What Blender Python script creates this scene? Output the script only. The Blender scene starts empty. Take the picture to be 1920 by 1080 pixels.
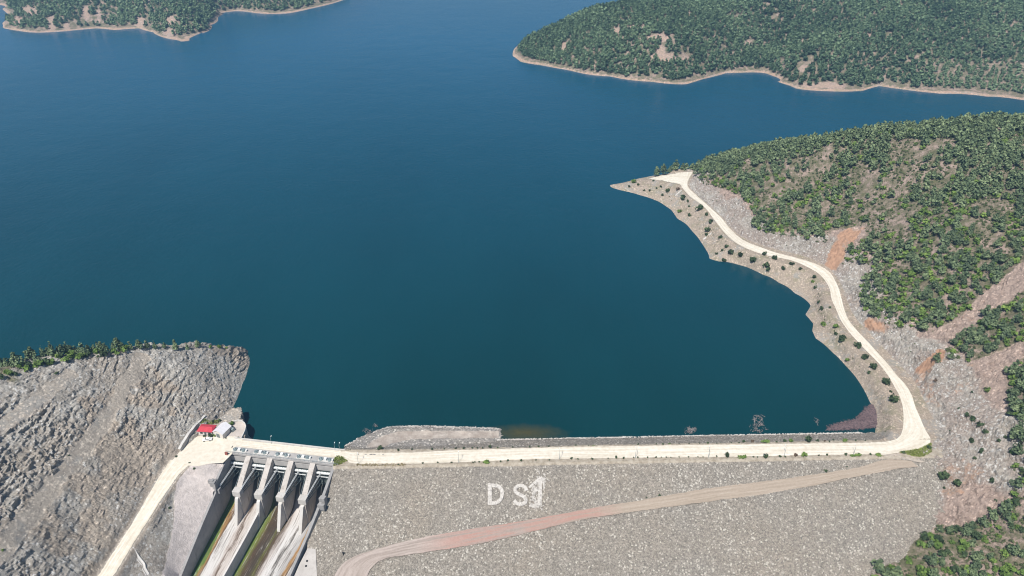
import bpy, math, random
import numpy as np
from mathutils import Vector, Matrix

rng = np.random.default_rng(7)
random.seed(7)
SC = bpy.context.scene
HAZE, SUN_E, SKY_E, EXPO = 0.00018, 5.0, 0.068, 0.26
COL = SC.collection

# ------------------------------------------------------------------ camera model (metres, reservoir level z = 0)
CAM_H, FOC, PITCH = 250.0, 1400.0, math.radians(31)
CC, SS = math.cos(PITCH), math.sin(PITCH)


def W(px, py, z=0.0):
    u = (px - 960) / FOC
    v = (540 - py) / FOC
    t = (CAM_H - z) / (SS - v * CC)
    return (u * t, t * (CC + v * SS), z)


def project(x, y, z):
    zz = z - CAM_H
    d = y * CC - zz * SS
    up = y * SS + zz * CC
    return 960 + FOC * x / d, 540 - FOC * up / d, d


def on_surface(px, py, hf, t0=180.0, t1=900.0):
    """first point along the sight line through a photo point that lies on the height function hf"""
    u = (px - 960) / FOC
    v = (540 - py) / FOC
    t = np.linspace(t0, t1, 700)
    x, y, z = u * t, t * (CC + v * SS), CAM_H - t * (SS - v * CC)
    h = hf(x, y)
    below = np.nonzero(z < h)[0]
    if len(below) == 0:
        i = len(t) - 1
    else:
        i = below[0]
    if i > 0:
        a, b = z[i - 1] - h[i - 1], z[i] - h[i]
        f = a / (a - b) if a != b else 0
        tt = t[i - 1] + (t[i] - t[i - 1]) * min(max(f, 0), 1)
    else:
        tt = t[0]
    x, y = u * tt, tt * (CC + v * SS)
    return (float(x), float(y), float(hf(np.array([x]), np.array([y]))[0]))


# ------------------------------------------------------------------ numpy noise
def _hash(ix, iy, seed):
    h = (ix.astype(np.int64) * 374761393 + iy.astype(np.int64) * 668265263 + seed * 982451653) & 0xFFFFFFFF
    h = ((h ^ (h >> 13)) * 1274126177) & 0xFFFFFFFF
    h = (h ^ (h >> 16)) & 0xFFFFFFFF
    h = (h * 2246822519) & 0xFFFFFFFF
    h = h ^ (h >> 15)
    return (h & 0xFFFFFF) / float(0x1000000)


def vnoise(x, y, seed=0):
    ix, iy = np.floor(x), np.floor(y)
    fx, fy = x - ix, y - iy
    fx = fx * fx * fx * (fx * (fx * 6 - 15) + 10)
    fy = fy * fy * fy * (fy * (fy * 6 - 15) + 10)
    a, b = _hash(ix, iy, seed), _hash(ix + 1, iy, seed)
    c, d = _hash(ix, iy + 1, seed), _hash(ix + 1, iy + 1, seed)
    return (a * (1 - fx) + b * fx) * (1 - fy) + (c * (1 - fx) + d * fx) * fy


def fbm(x, y, seed=0, octv=4, gain=0.5):
    s, a, n = 0.0, 1.0, 0.0
    for k in range(octv):
        s = s + a * (vnoise(x * 2 ** k + 17.3 * k, y * 2 ** k - 9.1 * k, seed + k) - 0.5)
        n += a
        a *= gain
    return s / n * 2


def worley(x, y, seed=0):
    """nearest jittered cell: distance, offset from the cell's centre, three hashes"""
    ix, iy = np.floor(x), np.floor(y)
    best = np.full(x.shape, 9.0)
    bx, by = np.zeros(x.shape), np.zeros(x.shape)
    h1, h2, h3 = np.zeros(x.shape), np.zeros(x.shape), np.zeros(x.shape)
    for dx in (-1, 0, 1):
        for dy in (-1, 0, 1):
            cx, cy = ix + dx, iy + dy
            px = cx + _hash(cx, cy, seed)
            py = cy + _hash(cx, cy, seed + 1)
            d = np.hypot(x - px, y - py)
            m = d < best
            best = np.where(m, d, best)
            bx, by = np.where(m, x - px, bx), np.where(m, y - py, by)
            h1 = np.where(m, _hash(cx, cy, seed + 2), h1)
            h2 = np.where(m, _hash(cx, cy, seed + 3), h2)
            h3 = np.where(m, _hash(cx, cy, seed + 4), h3)
    return best, bx, by, h1, h2, h3


def rocky(x, y, seed, sx, sy, ang, amp, tilt):
    """fractured blocks: every cell its own height and tilt"""
    c, s = math.cos(ang), math.sin(ang)
    wx = x + 1.2 * fbm(x * .25, y * .25, seed + 50, 2)
    wy = y + 1.2 * fbm(x * .25 + 40, y * .25, seed + 51, 2)
    u, v = (wx * c + wy * s) / sx, (-wx * s + wy * c) / sy
    d, bx, by, h1, h2, h3 = worley(u, v, seed)
    return amp * (h1 - .5) * 2 + tilt * (bx * (h2 - .5) * 2 + by * (h3 - .5) * 2)


def smooth(e0, e1, x):
    t = np.clip((x - e0) / (e1 - e0), 0, 1)
    return t * t * (3 - 2 * t)


def blur(m, n=2):
    m = np.asarray(m, float)
    for _ in range(n):
        p = np.pad(m, 1, mode='edge')
        m = (p[:-2, 1:-1] + p[2:, 1:-1] + p[1:-1, :-2] + p[1:-1, 2:] + 2 * m) / 6
    return m


def ledges(x, y, seed, period, ang, amp, wy=.35):
    """stepped, jointed rock: saw-tooth ledges along a bedding direction, broken cell by cell"""
    c, s = math.cos(ang), math.sin(ang)
    u, v = x * c + y * s, -x * s + y * c
    k = worley(u / (period * 1.7), v * wy / period, seed + 9)
    t = u / period + 1.6 * fbm(u * .09, v * .035, seed, 3) + .35 * fbm(u * .5, v * .2, seed + 3, 2) + k[3]
    f = t - np.floor(t)
    return amp * (np.minimum(f / .8, (1 - f) / .2) - .5) * (.45 + .9 * k[4])


def rock_disp(u, v, seed):
    return (rocky(u, v, seed, 4.5, 7.0, .2, .55, 1.0) + rocky(u, v, seed + 7, 2.1, 3.0, -.3, .45, .75) + rocky(u, v, seed + 13, 1.0, 1.4, .3, .26, .42)
            + ledges(u, v, seed + 20, 5.5, -.12, 1.5, .3) + ledges(u, v, seed + 30, 2.4, .3, .6, .5))


def along_normal(xs, ys, Z, D):
    gy, gx = np.gradient(blur(Z, 6), ys, xs)
    n = np.sqrt(1 + gx * gx + gy * gy)
    X, Y = np.meshgrid(xs, ys)
    return X - gx / n * D, Y - gy / n * D, Z + D / n


class RBF:
    def __init__(self, pts):
        p = np.array(pts, float)
        self.c = p[:, :2]
        n = len(p)
        r = np.hypot(p[:, None, 0] - p[None, :, 0], p[:, None, 1] - p[None, :, 1])
        A = np.zeros((n + 3, n + 3))
        A[:n, :n] = r - 0.0 * np.eye(n)
        A[:n, n] = 1
        A[:n, n + 1:] = p[:, :2] / 100
        A[n:, :n] = A[:n, n:].T
        b = np.zeros(n + 3)
        b[:n] = p[:, 2]
        self.w = np.linalg.lstsq(A, b, rcond=None)[0]

    def __call__(self, x, y):
        sh = np.shape(x)
        x, y = np.ravel(x).astype(float), np.ravel(y).astype(float)
        out = self.w[-3] + self.w[-2] * x / 100 + self.w[-1] * y / 100
        for k in range(len(self.c)):
            out = out + self.w[k] * np.hypot(x - self.c[k, 0], y - self.c[k, 1])
        return out.reshape(sh)


def seg_dist(x, y, line, vals=None):
    """distance to a polyline, and a value carried along it"""
    best = np.full(np.shape(x), 1e9)
    val = np.zeros(np.shape(x))
    side = np.zeros(np.shape(x))
    for i in range(len(line) - 1):
        ax, ay = line[i][0], line[i][1]
        bx, by = line[i + 1][0], line[i + 1][1]
        dx, dy = bx - ax, by - ay
        L2 = dx * dx + dy * dy + 1e-9
        t = np.clip(((x - ax) * dx + (y - ay) * dy) / L2, 0, 1)
        d = np.hypot(x - ax - t * dx, y - ay - t * dy)
        m = d < best
        best = np.where(m, d, best)
        side = np.where(m, np.sign(dx * (y - ay) - dy * (x - ax)), side)
        if vals is not None:
            val = np.where(m, vals[i] + (vals[i + 1] - vals[i]) * t, val)
    return best, val, side


def in_poly(x, y, poly):
    inside = np.zeros(np.shape(x), bool)
    n = len(poly)
    for i in range(n):
        x1, y1 = poly[i][:2]
        x2, y2 = poly[(i + 1) % n][:2]
        if y1 == y2:
            continue
        c = ((y1 > y) != (y2 > y)) & (x < (x2 - x1) * (y - y1) / (y2 - y1) + x1)
        inside ^= c
    return inside


# ------------------------------------------------------------------ materials
def new_mat(name):
    m = bpy.data.materials.new(name)
    m.use_nodes = True
    nt = m.node_tree
    for n in list(nt.nodes):
        nt.nodes.remove(n)
    out = nt.nodes.new('ShaderNodeOutputMaterial')
    b = nt.nodes.new('ShaderNodeBsdfPrincipled')
    b.inputs['Specular IOR Level'].default_value = 0.2
    b.inputs['Roughness'].default_value = 0.9
    nt.links.new(b.outputs[0], out.inputs[0])
    return m, nt, b


class NB:
    """short-hand node builder"""
    def __init__(self, nt):
        self.nt = nt
        self.co = nt.nodes.new('ShaderNodeTexCoord').outputs['Object']

    def _set(self, inp, v):
        if hasattr(v, 'is_output'):
            self.nt.links.new(v, inp)
        else:
            if isinstance(v, tuple) and len(v) == 3 and inp.type == 'RGBA':
                v = v + (1,)
            inp.default_value = v

    def scaled(self, vec, sc, rot=(0, 0, 0)):
        n = self.nt.nodes.new('ShaderNodeMapping')
        self._set(n.inputs['Vector'], vec)
        n.inputs['Scale'].default_value = sc
        n.inputs['Rotation'].default_value = rot
        return n.outputs[0]

    def noise(self, scale, detail=4, rough=.55, vec=None, dist=0.0):
        n = self.nt.nodes.new('ShaderNodeTexNoise')
        self._set(n.inputs['Vector'], vec if vec is not None else self.co)
        n.inputs['Scale'].default_value = scale
        n.inputs['Detail'].default_value = detail
        n.inputs['Roughness'].default_value = rough
        n.inputs['Distortion'].default_value = dist
        return n.outputs['Fac']

    def voro(self, scale, vec=None, out='Color', feature='F1'):
        n = self.nt.nodes.new('ShaderNodeTexVoronoi')
        n.feature = feature
        self._set(n.inputs['Vector'], vec if vec is not None else self.co)
        n.inputs['Scale'].default_value = scale
        return n.outputs[out]

    def sep(self, col):
        n = self.nt.nodes.new('ShaderNodeSeparateColor')
        self._set(n.inputs[0], col)
        return n.outputs

    def xyz(self, v):
        n = self.nt.nodes.new('ShaderNodeSeparateXYZ')
        self._set(n.inputs[0], v)
        return n.outputs

    def ramp(self, fac, stops, interp='LINEAR'):
        n = self.nt.nodes.new('ShaderNodeValToRGB')
        cr = n.color_ramp
        cr.interpolation = interp
        while len(cr.elements) < len(stops):
            cr.elements.new(0.5)
        for e, (p, c) in zip(cr.elements, stops):
            e.position = p
            e.color = tuple(c) + (1,) if len(c) == 3 else c
        self._set(n.inputs[0], fac)
        return n.outputs[0]

    def mix(self, fac, a, b, mode='MIX'):
        n = self.nt.nodes.new('ShaderNodeMix')
        n.data_type = 'RGBA'
        n.blend_type = mode
        self._set(n.inputs[0], fac)
        self._set(n.inputs[6], a)
        self._set(n.inputs[7], b)
        return n.outputs[2]

    def math(self, op, a, b=0.0, c=0.0, clamp=False):
        n = self.nt.nodes.new('ShaderNodeMath')
        n.operation = op
        n.use_clamp = clamp
        self._set(n.inputs[0], a)
        self._set(n.inputs[1], b)
        self._set(n.inputs[2], c)
        return n.outputs[0]

    def rng(self, v, a, b, c=0.0, d=1.0):
        n = self.nt.nodes.new('ShaderNodeMapRange')
        self._set(n.inputs[0], v)
        for i, q in enumerate((a, b, c, d)):
            n.inputs[i + 1].default_value = q
        return n.outputs[0]

    def attr(self, name):
        n = self.nt.nodes.new('ShaderNodeAttribute')
        n.attribute_name = name
        return n.outputs

    def bump(self, h, strength=.5, dist=.3, normal=None):
        n = self.nt.nodes.new('ShaderNodeBump')
        n.inputs['Strength'].default_value = strength
        n.inputs['Distance'].default_value = dist
        self._set(n.inputs['Height'], h)
        if normal is not None:
            self._set(n.inputs['Normal'], normal)
        return n.outputs[0]


def srgb(r, g, b):
    f = lambda c: (c / 255 / 12.92) if c <= 10 else (((c / 255) + .055) / 1.055) ** 2.4
    return (f(r), f(g), f(b))


def simple_mat(name, col, rough=.85, var=.18, scale=.6, metal=0.0, bump=.0, col2=None):
    m, nt, b = new_mat(name)
    q = NB(nt)
    n = q.noise(scale, 5, .6)
    lo = tuple(c * (1 - var) for c in col)
    hi = tuple(min(1, c * (1 + var)) for c in col) if col2 is None else col2
    c = q.ramp(n, [(.3, lo), (.7, hi)])
    nt.links.new(c, b.inputs['Base Color'])
    b.inputs['Roughness'].default_value = rough
    b.inputs['Metallic'].default_value = metal
    if bump:
        nt.links.new(q.bump(q.noise(scale * 6, 4), bump, .1), b.inputs['Normal'])
    return m


def stone_mat(name, cells, sc, tint_lo, tint_hi, bright=.1, bright_col=(.62, .58, .52), patch=None):
    """riprap: every stone its own tone, a few pale ones"""
    m, nt, b = new_mat(name)
    q = NB(nt)
    w = q.mix(.25, q.co, q.voro(sc * 2.7), 'ADD')
    v = q.sep(q.voro(sc, w))
    big = q.noise(.035, 5, .6)
    base = q.ramp(v[0], cells)
    tint = q.ramp(big, [(.35, tint_lo), (.65, tint_hi)])
    c = q.mix(1.0, base, tint, 'MULTIPLY')
    dens = q.math('ADD', v[1], q.math('MULTIPLY', q.math('SUBTRACT', q.noise(.06, 3), .5), .25))
    c = q.mix(.45, c, q.ramp(q.noise(2.6, 5, .8), [(.38, (.07, .063, .055)), (.5, (.25, .227, .20)), (.64, (.58, .53, .47))]))
    c = q.mix(q.rng(dens, 1 - bright - .02, 1 - bright + .02), c, bright_col)
    if patch is not None:
        c = patch(q, c)
    nt.links.new(c, b.inputs['Base Color'])
    dd = q.voro(sc, w, 'Distance')
    nt.links.new(q.bump(q.math('SUBTRACT', 1.0, dd), .9, .5 / sc * .6), b.inputs['Normal'])
    b.inputs['Roughness'].default_value = .95
    return m


def terrain_mat(name, soil, rock_lo, rock_hi, rock_pale, bank, scar, green, bank2=(.25, .235, .15)):
    """zone: R = bare rock, G = scar of raw earth, B = ground under shrubs, A is unused; track: graded dirt"""
    m, nt, b = new_mat(name)
    q = NB(nt)
    z = q.attr('zone')
    zs = q.sep(z['Color'])
    edge = q.math('MULTIPLY', q.math('SUBTRACT', q.noise(.35, 5, .65), .5), .9)

    def mask(ch):
        return q.rng(q.math('ADD', ch, edge), .38, .62)
    n1, n2 = q.noise(.05, 6, .62), q.noise(.45, 6, .7)
    v = q.sep(q.voro(1.35, q.mix(.5, q.co, q.voro(2.7), 'ADD')))
    dark = tuple(c * .55 for c in soil)
    pale = tuple(min(1, c * 1.35) for c in soil)
    fine = q.noise(1.15, 7, .82)
    so = q.ramp(q.math('ADD', q.math('MULTIPLY', n2, .5), q.math('MULTIPLY', fine, .5)), [(.36, dark), (.5, soil), (.64, pale)])
    so = q.mix(q.rng(v[0], .86, .95), so, tuple(min(1, c * 1.7) for c in soil))
    warp = q.scaled(q.co, (1.0, .22, .6), (0, 0, .3))
    strat = q.noise(.30, 7, .78, warp, .8)
    ro = q.ramp(strat, [(.33, rock_lo), (.46, rock_hi), (.58, rock_pale), (.7, tuple(k * 1.25 for k in rock_pale))])
    ro = q.mix(q.rng(n1, .42, .56, 0, .9), ro, q.mix(q.rng(fine, .4, .62), tuple(k * .7 for k in soil), tuple(k * 1.2 for k in soil)))
    ro = q.mix(.45, ro, q.ramp(fine, [(.34, (.095, .085, .075)), (.48, (.30, .275, .245)), (.6, (.47, .44, .40)), (.72, (.70, .665, .61))]))
    ro = q.mix(q.rng(v[0], .86, .93), ro, (.56, .545, .52))
    c = q.mix(mask(zs[0]), so, ro)
    gr = q.ramp(q.math('ADD', q.math('MULTIPLY', q.noise(.16, 5, .7), .6), q.math('MULTIPLY', fine, .4)), [(.36, green), (.5, tuple(g * .6 + s * .4 for g, s in zip(green, soil))), (.56, soil), (.68, pale)])
    c = q.mix(mask(zs[2]), c, gr)
    sc = q.ramp(n2, [(.3, tuple(k * .8 for k in scar)), (.7, tuple(min(1, k * 1.2) for k in scar))])
    c = q.mix(mask(zs[1]), c, sc)
    tr = q.attr('track')
    bk = q.ramp(fine, [(.34, tuple(k * .6 for k in bank)), (.5, bank), (.66, tuple(min(1, k * 1.3) for k in bank))])
    bk = q.mix(q.rng(q.noise(.11, 5, .7), .50, .62, 0, .6), bk, bank2)
    bk = q.mix(q.rng(q.noise(.09, 4, .7, q.scaled(q.co, (1, 1, 1), (.4, 0, 1))), .52, .62, 0, .6), bk, (.33, .325, .31))
    bk = q.mix(q.rng(v[1], .82, .95), bk, tuple(min(1, k * 1.6) for k in bank))
    c = q.mix(q.rng(q.math('ADD', tr['Fac'], q.math('MULTIPLY', edge, .6)), .35, .65), c, bk)
    nt.links.new(c, b.inputs['Base Color'])
    h = q.math('ADD', q.noise(.7, 8, .8), q.math('MULTIPLY', v[2], .2))
    nt.links.new(q.bump(h, .8, .9), b.inputs['Normal'])
    b.inputs['Roughness'].default_value = .95
    return m


def leaf_mat(name, a, c_, d):
    m, nt, b = new_mat(name)
    q = NB(nt)
    t = q.attr('tint')['Fac']
    oi = nt.nodes.new('ShaderNodeObjectInfo').outputs['Random']
    f = q.math('ADD', q.math('MULTIPLY', t, .8), q.math('MULTIPLY', oi, .3), clamp=True)
    nt.links.new(q.ramp(f, [(.0, a), (.5, c_), (1.0, d)]), b.inputs['Base Color'])
    b.inputs['Roughness'].default_value = .75
    b.inputs['Specular IOR Level'].default_value = .25
    return m


# ------------------------------------------------------------------ mesh helpers
def mesh_from_np(name, V, F, mat=None, smooth_shade=False, attrs=None, uv=None, mats=None, mat_idx=None):
    """V (n,3), F (m,k) with constant k"""
    me = bpy.data.meshes.new(name)
    V = np.asarray(V, np.float32)
    F = np.asarray(F, np.int32)
    k = F.shape[1]
    me.vertices.add(len(V))
    me.vertices.foreach_set('co', V.ravel())
    me.loops.add(F.size)
    me.loops.foreach_set('vertex_index', F.ravel())
    me.polygons.add(len(F))
    me.polygons.foreach_set('loop_start', np.arange(0, F.size, k, dtype=np.int32))
    me.polygons.foreach_set('loop_total', np.full(len(F), k, np.int32))
    me.update(calc_edges=True)
    me.polygons.foreach_set('use_smooth', np.full(len(F), smooth_shade, bool))
    for an, (kind, dom, data) in (attrs or {}).items():
        at = me.attributes.new(an, kind, dom)
        if kind == 'FLOAT_COLOR':
            at.data.foreach_set('color', np.asarray(data, np.float32).ravel())
        else:
            at.data.foreach_set('value', np.asarray(data, np.float32).ravel())
    if uv is not None:
        ul = me.uv_layers.new(name='UVMap')
        ul.data.foreach_set('uv', np.asarray(uv, np.float32)[F.ravel()].ravel())
    for mm in (mats or ([mat] if mat else [])):
        me.materials.append(mm)
    if mat_idx is not None:
        me.polygons.foreach_set('material_index', np.asarray(mat_idx, np.int32))
    me.update()
    return me


def link(name, me, parent=None):
    o = bpy.data.objects.new(name, me)
    COL.objects.link(o)
    if parent is not None:
        o.parent = parent
    return o


def tag(o, label=None, cat=None, group=None, kind=None):
    if label:
        o['label'] = label
    if cat:
        o['category'] = cat
    if group:
        o['group'] = group
    if kind:
        o['kind'] = kind
    return o


def empty(name, loc, label, cat, group=None, rz=0.0):
    o = bpy.data.objects.new(name, None)
    o.empty_display_size = .5
    COL.objects.link(o)
    o.location = loc
    o.rotation_euler = (0, 0, rz)
    return tag(o, label, cat, group)


def grid_mesh(name, xs, ys, Z, keep=None, mat=None, attrs=None, smooth_shade=True, X=None, Y=None):
    ny, nx = Z.shape
    if X is None:
        X, Y = np.meshgrid(xs, ys)
    V = np.stack([X, Y, Z], -1).reshape(-1, 3)
    I = np.arange(nx * ny).reshape(ny, nx)
    F = np.stack([I[:-1, :-1], I[:-1, 1:], I[1:, 1:], I[1:, :-1]], -1).reshape(-1, 4)
    if keep is not None:
        kf = (keep[:-1, :-1] & keep[:-1, 1:] & keep[1:, 1:] & keep[1:, :-1]).ravel()
        F = F[kf]
    used = np.zeros(len(V), bool)
    used[F.ravel()] = True
    remap = np.cumsum(used) - 1
    V = V[used]
    F = remap[F]
    at = {}
    for k, (kind, dom, data) in (attrs or {}).items():
        d = np.asarray(data)
        d = d.reshape(-1, d.shape[-1]) if kind == 'FLOAT_COLOR' else d.ravel()
        at[k] = (kind, dom, d[used])
    return mesh_from_np(name, V, F, mat, smooth_shade, at)


class MB:
    """collects simple solids and links them as one mesh"""
    def __init__(self):
        self.v, self.f = [], []

    def add(self, vs, fs):
        o = len(self.v)
        self.v += [tuple(p) for p in vs]
        self.f += [tuple(i + o for i in f) for f in fs]

    def hexa(self, p):
        """eight corners: bottom 0-3 counter-clockwise, top 4-7"""
        self.add(p, [(3, 2, 1, 0), (4, 5, 6, 7), (0, 1, 5, 4), (1, 2, 6, 5), (2, 3, 7, 6), (3, 0, 4, 7)])

    def box(self, x0, x1, y0, y1, z0, z1, T=None):
        p = [(x0, y0, z0), (x1, y0, z0), (x1, y1, z0), (x0, y1, z0), (x0, y0, z1), (x1, y0, z1), (x1, y1, z1), (x0, y1, z1)]
        self.hexa([T(*q) for q in p] if T else p)

    def extr(self, poly, r0, r1, T):
        """polygon in (s, z) extruded across r"""
        n = len(poly)
        vs = [T(r0, s, z) for s, z in poly] + [T(r1, s, z) for s, z in poly]
        fs = [tuple(range(n)), tuple(range(2 * n - 1, n - 1, -1))]
        fs += [(i, i + n, (i + 1) % n + n, (i + 1) % n) for i in range(n)]
        self.add(vs, fs)

    def tube(self, a, b, r0, r1=None, n=8):
        r1 = r0 if r1 is None else r1
        a, b = Vector(a), Vector(b)
        d = (b - a).normalized()
        u = d.orthogonal().normalized()
        w = d.cross(u)
        vs = []
        for c, r in ((a, r0), (b, r1)):
            for i in range(n):
                t = 2 * math.pi * i / n
                vs.append(c + (u * math.cos(t) + w * math.sin(t)) * r)
        fs = [(i, (i + 1) % n, (i + 1) % n + n, i + n) for i in range(n)]
        fs += [tuple(range(n - 1, -1, -1)), tuple(range(n, 2 * n))]
        self.add(vs, fs)

    def mesh(self, name, mat, bevel=0.0):
        me = bpy.data.meshes.new(name)
        me.from_pydata(self.v, [], self.f)
        me.validate()
        if mat:
            me.materials.append(mat)
        import bmesh
        bm = bmesh.new()
        bm.from_mesh(me)
        bmesh.ops.recalc_face_normals(bm, faces=bm.faces)
        if bevel:
            es = [e for e in bm.edges if len(e.link_faces) == 2 and e.calc_face_angle(0) > .6]
            bmesh.ops.bevel(bm, geom=es, offset=bevel, segments=1, affect='EDGES', clamp_overlap=True)
        bm.to_mesh(me)
        bm.free()
        return me

    def build(self, name, mat, parent=None, bevel=0.0):
        return link(name, self.mesh(name, mat, bevel), parent)


def resample(pts, n):
    p = np.array(pts, float)
    # Catmull-Rom through the points, then even spacing
    q = np.vstack([2 * p[0] - p[1], p, 2 * p[-1] - p[-2]])
    out = []
    for i in range(1, len(q) - 2):
        for t in np.linspace(0, 1, 12, endpoint=False):
            a, b, c, d = q[i - 1], q[i], q[i + 1], q[i + 2]
            out.append(.5 * ((2 * b) + (c - a) * t + (2 * a - 5 * b + 4 * c - d) * t * t + (3 * b - a - 3 * c + d) * t ** 3))
    out.append(p[-1])
    out = np.array(out)
    s = np.concatenate([[0], np.cumsum(np.linalg.norm(np.diff(out, axis=0), axis=1))])
    u = np.linspace(0, s[-1], n)
    return np.stack([np.interp(u, s, out[:, k]) for k in range(out.shape[1])], -1)


def ribbon(name, left, right, n, mat, across=5, jitter=.25, lift=0.0, hf=None):
    L, R = resample(left, n), resample(right, n)
    nv = np.arange(n) * .7
    V, UV = [], []
    d = (R - L)
    wdt = np.linalg.norm(d[:, :2], axis=1)
    dirn = d / np.maximum(wdt, 1e-6)[:, None]
    L = L + dirn * (fbm(nv, nv * 0 + 3.1, 71, 3)[:, None] * jitter)
    R = R + dirn * (fbm(nv, nv * 0 + 8.1, 72, 3)[:, None] * jitter)
    run = np.concatenate([[0], np.cumsum(np.linalg.norm(np.diff((L + R) / 2, axis=0), axis=1))])
    for j in range(across):
        f = j / (across - 1)
        P = L * (1 - f) + R * f
        if hf is not None:
            P[:, 2] = hf(P[:, 0], P[:, 1])
        P[:, 2] += lift
        V.append(P)
        UV.append(np.stack([np.full(n, f), run], -1))
    V = np.stack(V, 1).reshape(-1, 3)
    UV = np.stack(UV, 1).reshape(-1, 2)
    I = np.arange(n * across).reshape(n, across)
    F = np.stack([I[:-1, :-1], I[1:, :-1], I[1:, 1:], I[:-1, 1:]], -1).reshape(-1, 4)
    e1 = V[F[0, 1]] - V[F[0, 0]]
    e2 = V[F[0, 3]] - V[F[0, 0]]
    if np.cross(e1, e2)[2] < 0:
        F = F[:, ::-1]
    return link(name, mesh_from_np(name, V, F, mat, True, None, UV))


def ordinal(n):
    ones = ['', 'first', 'second', 'third', 'fourth', 'fifth', 'sixth', 'seventh', 'eighth', 'ninth', 'tenth', 'eleventh', 'twelfth',
            'thirteenth', 'fourteenth', 'fifteenth', 'sixteenth', 'seventeenth', 'eighteenth', 'nineteenth']
    tens = ['', '', 'twent', 'thirt', 'fort', 'fift', 'sixt', 'sevent', 'eight', 'ninet']
    if n < 20:
        return ones[n]
    if n % 10 == 0:
        return tens[n // 10] + 'ieth'
    return tens[n // 10] + 'y-' + ones[n % 10]


# ------------------------------------------------------------------ spillway local frame: r across, s downstream
SO = np.array([-131.05, 257.25])
SR = np.array([0.98851, -0.15115])
SA = np.array([-0.15115, -0.98851])


def narrow(s):
    return 1.0 if s < 15 else 1.0 - (s - 15) * .183 / 50


def L(r, s, z):
    r2 = r * narrow(s) if r > 0 else r
    p = SO + SR * r2 + SA * s
    return (p[0], p[1], z)


def to_local(x, y):
    dx, dy = x - SO[0], y - SO[1]
    return dx * SR[0] + dy * SR[1], dx * SA[0] + dy * SA[1]


CREST = 5.9


def yd(x):
    return 252.3 + .026 * x


def yu(x):
    return 259.6 + .028 * x


def dam(x, y):
    d = CREST - np.maximum(0, (yd(x) - 1.4) - y) / 1.9
    return np.where(y > yu(x) + 1.6, CREST - (y - yu(x) - 1.6) * .5, d)


# ------------------------------------------------------------------ right bank
R_LEFT = [(1266, 324, 9), (1276, 347, 9), (1293, 367.5, 9), (1320, 388, 9), (1337, 409, 9), (1353, 430, 9), (1374, 451, 9), (1403, 467.5, 9),
          (1440, 479.5, 9), (1482, 488, 8.8), (1511, 499.5, 8.6), (1537, 515, 8.4), (1554, 538, 8.2), (1559, 560, 8), (1567.5, 580, 7.8), (1577, 601, 7.6),
          (1591, 621, 7.4), (1609, 641.5, 7.2), (1628.6, 662, 7), (1648, 682, 6.8), (1664, 702.6, 6.6), (1676, 723, 6.4), (1686.6, 743, 6.3),
          (1692.5, 764, 6.2), (1694, 785, 6.1), (1692, 806, 6), (1684, 821, 6), (1661, 829, 6)]
R_RIGHT = [(1299, 322, 9), (1289, 347, 9), (1307.5, 367.5, 9), (1330, 388, 9), (1353, 409, 9), (1370, 430, 9), (1395, 451, 9), (1437, 467.5, 9),
           (1453, 473, 9), (1495, 484, 8.8), (1527, 494, 8.6), (1555, 510, 8.4), (1570, 535, 8.2), (1578, 560, 8), (1583, 580, 7.8), (1592, 601, 7.6),
           (1608, 621, 7.4), (1627.5, 641.5, 7.2), (1646, 662, 7), (1664, 682, 6.8), (1680.5, 702.6, 6.6), (1699, 723, 6.4), (1710, 743, 6.3),
           (1717, 764, 6.2), (1726, 785, 6.1), (1735, 806, 6), (1745, 826, 6), (1733, 838, 6), (1708, 845, 6), (1661, 852.5, 6)]
RLw = [W(*p) for p in R_LEFT]
RRw = [W(*p) for p in R_RIGHT]
RC = [tuple((a + b) / 2 for a, b in zip(p, q)) for p, q in zip(resample(RLw, 40), resample(RRw, 40))]
RHW = [max(1.6, .5 * math.hypot(a[0] - b[0], a[1] - b[1])) for a, b in zip(resample(RLw, 40), resample(RRw, 40))]

SHORE_R = [(1643, 800), (1643, 775), (1630, 752), (1610, 715), (1585, 685), (1560, 660), (1530, 635), (1523, 620), (1525, 607), (1510, 590), (1520, 572), (1490, 550),
           (1460, 530), (1430, 515), (1390, 508), (1350, 500), (1330, 485), (1328, 475), (1315, 455), (1295, 430), (1270, 410), (1258, 393),
           (1235, 378), (1200, 366), (1165, 357), (1144, 347)]
HP = [W(px, py, 0) for px, py in SHORE_R]
for i, (px, py) in enumerate(SHORE_R):
    x, y, _ = W(px, py, 0)
    HP.append((x - 9, y + (6 if i < 20 else -7), -5))
HP += RLw[::2] + RRw[::2]
for px, py in [(1150, 346), (1166, 343), (1182, 339), (1200, 334), (1222, 330), (1245, 327.5), (1270, 325)]:
    x, y, _ = W(px, py, 1.2)
    HP += [(x, y, 1.2), (x - 1, y + 5, -1.5), (x - 2, y + 14, -6)]
HP += [W(1185, 346, 2.2), W(1215, 344, 4), W(1245, 340, 6.2), W(1240, 350, 5), W(1292, 321, 9.5)]
HP += [W(*p) for p in [(1310, 325, 13), (1412, 293, 30), (1495, 282, 42), (1560, 267, 55), (1641, 258, 63), (1703, 253, 69), (1787, 244, 78), (1903, 233, 86), (2100, 216, 98)]]
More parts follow.
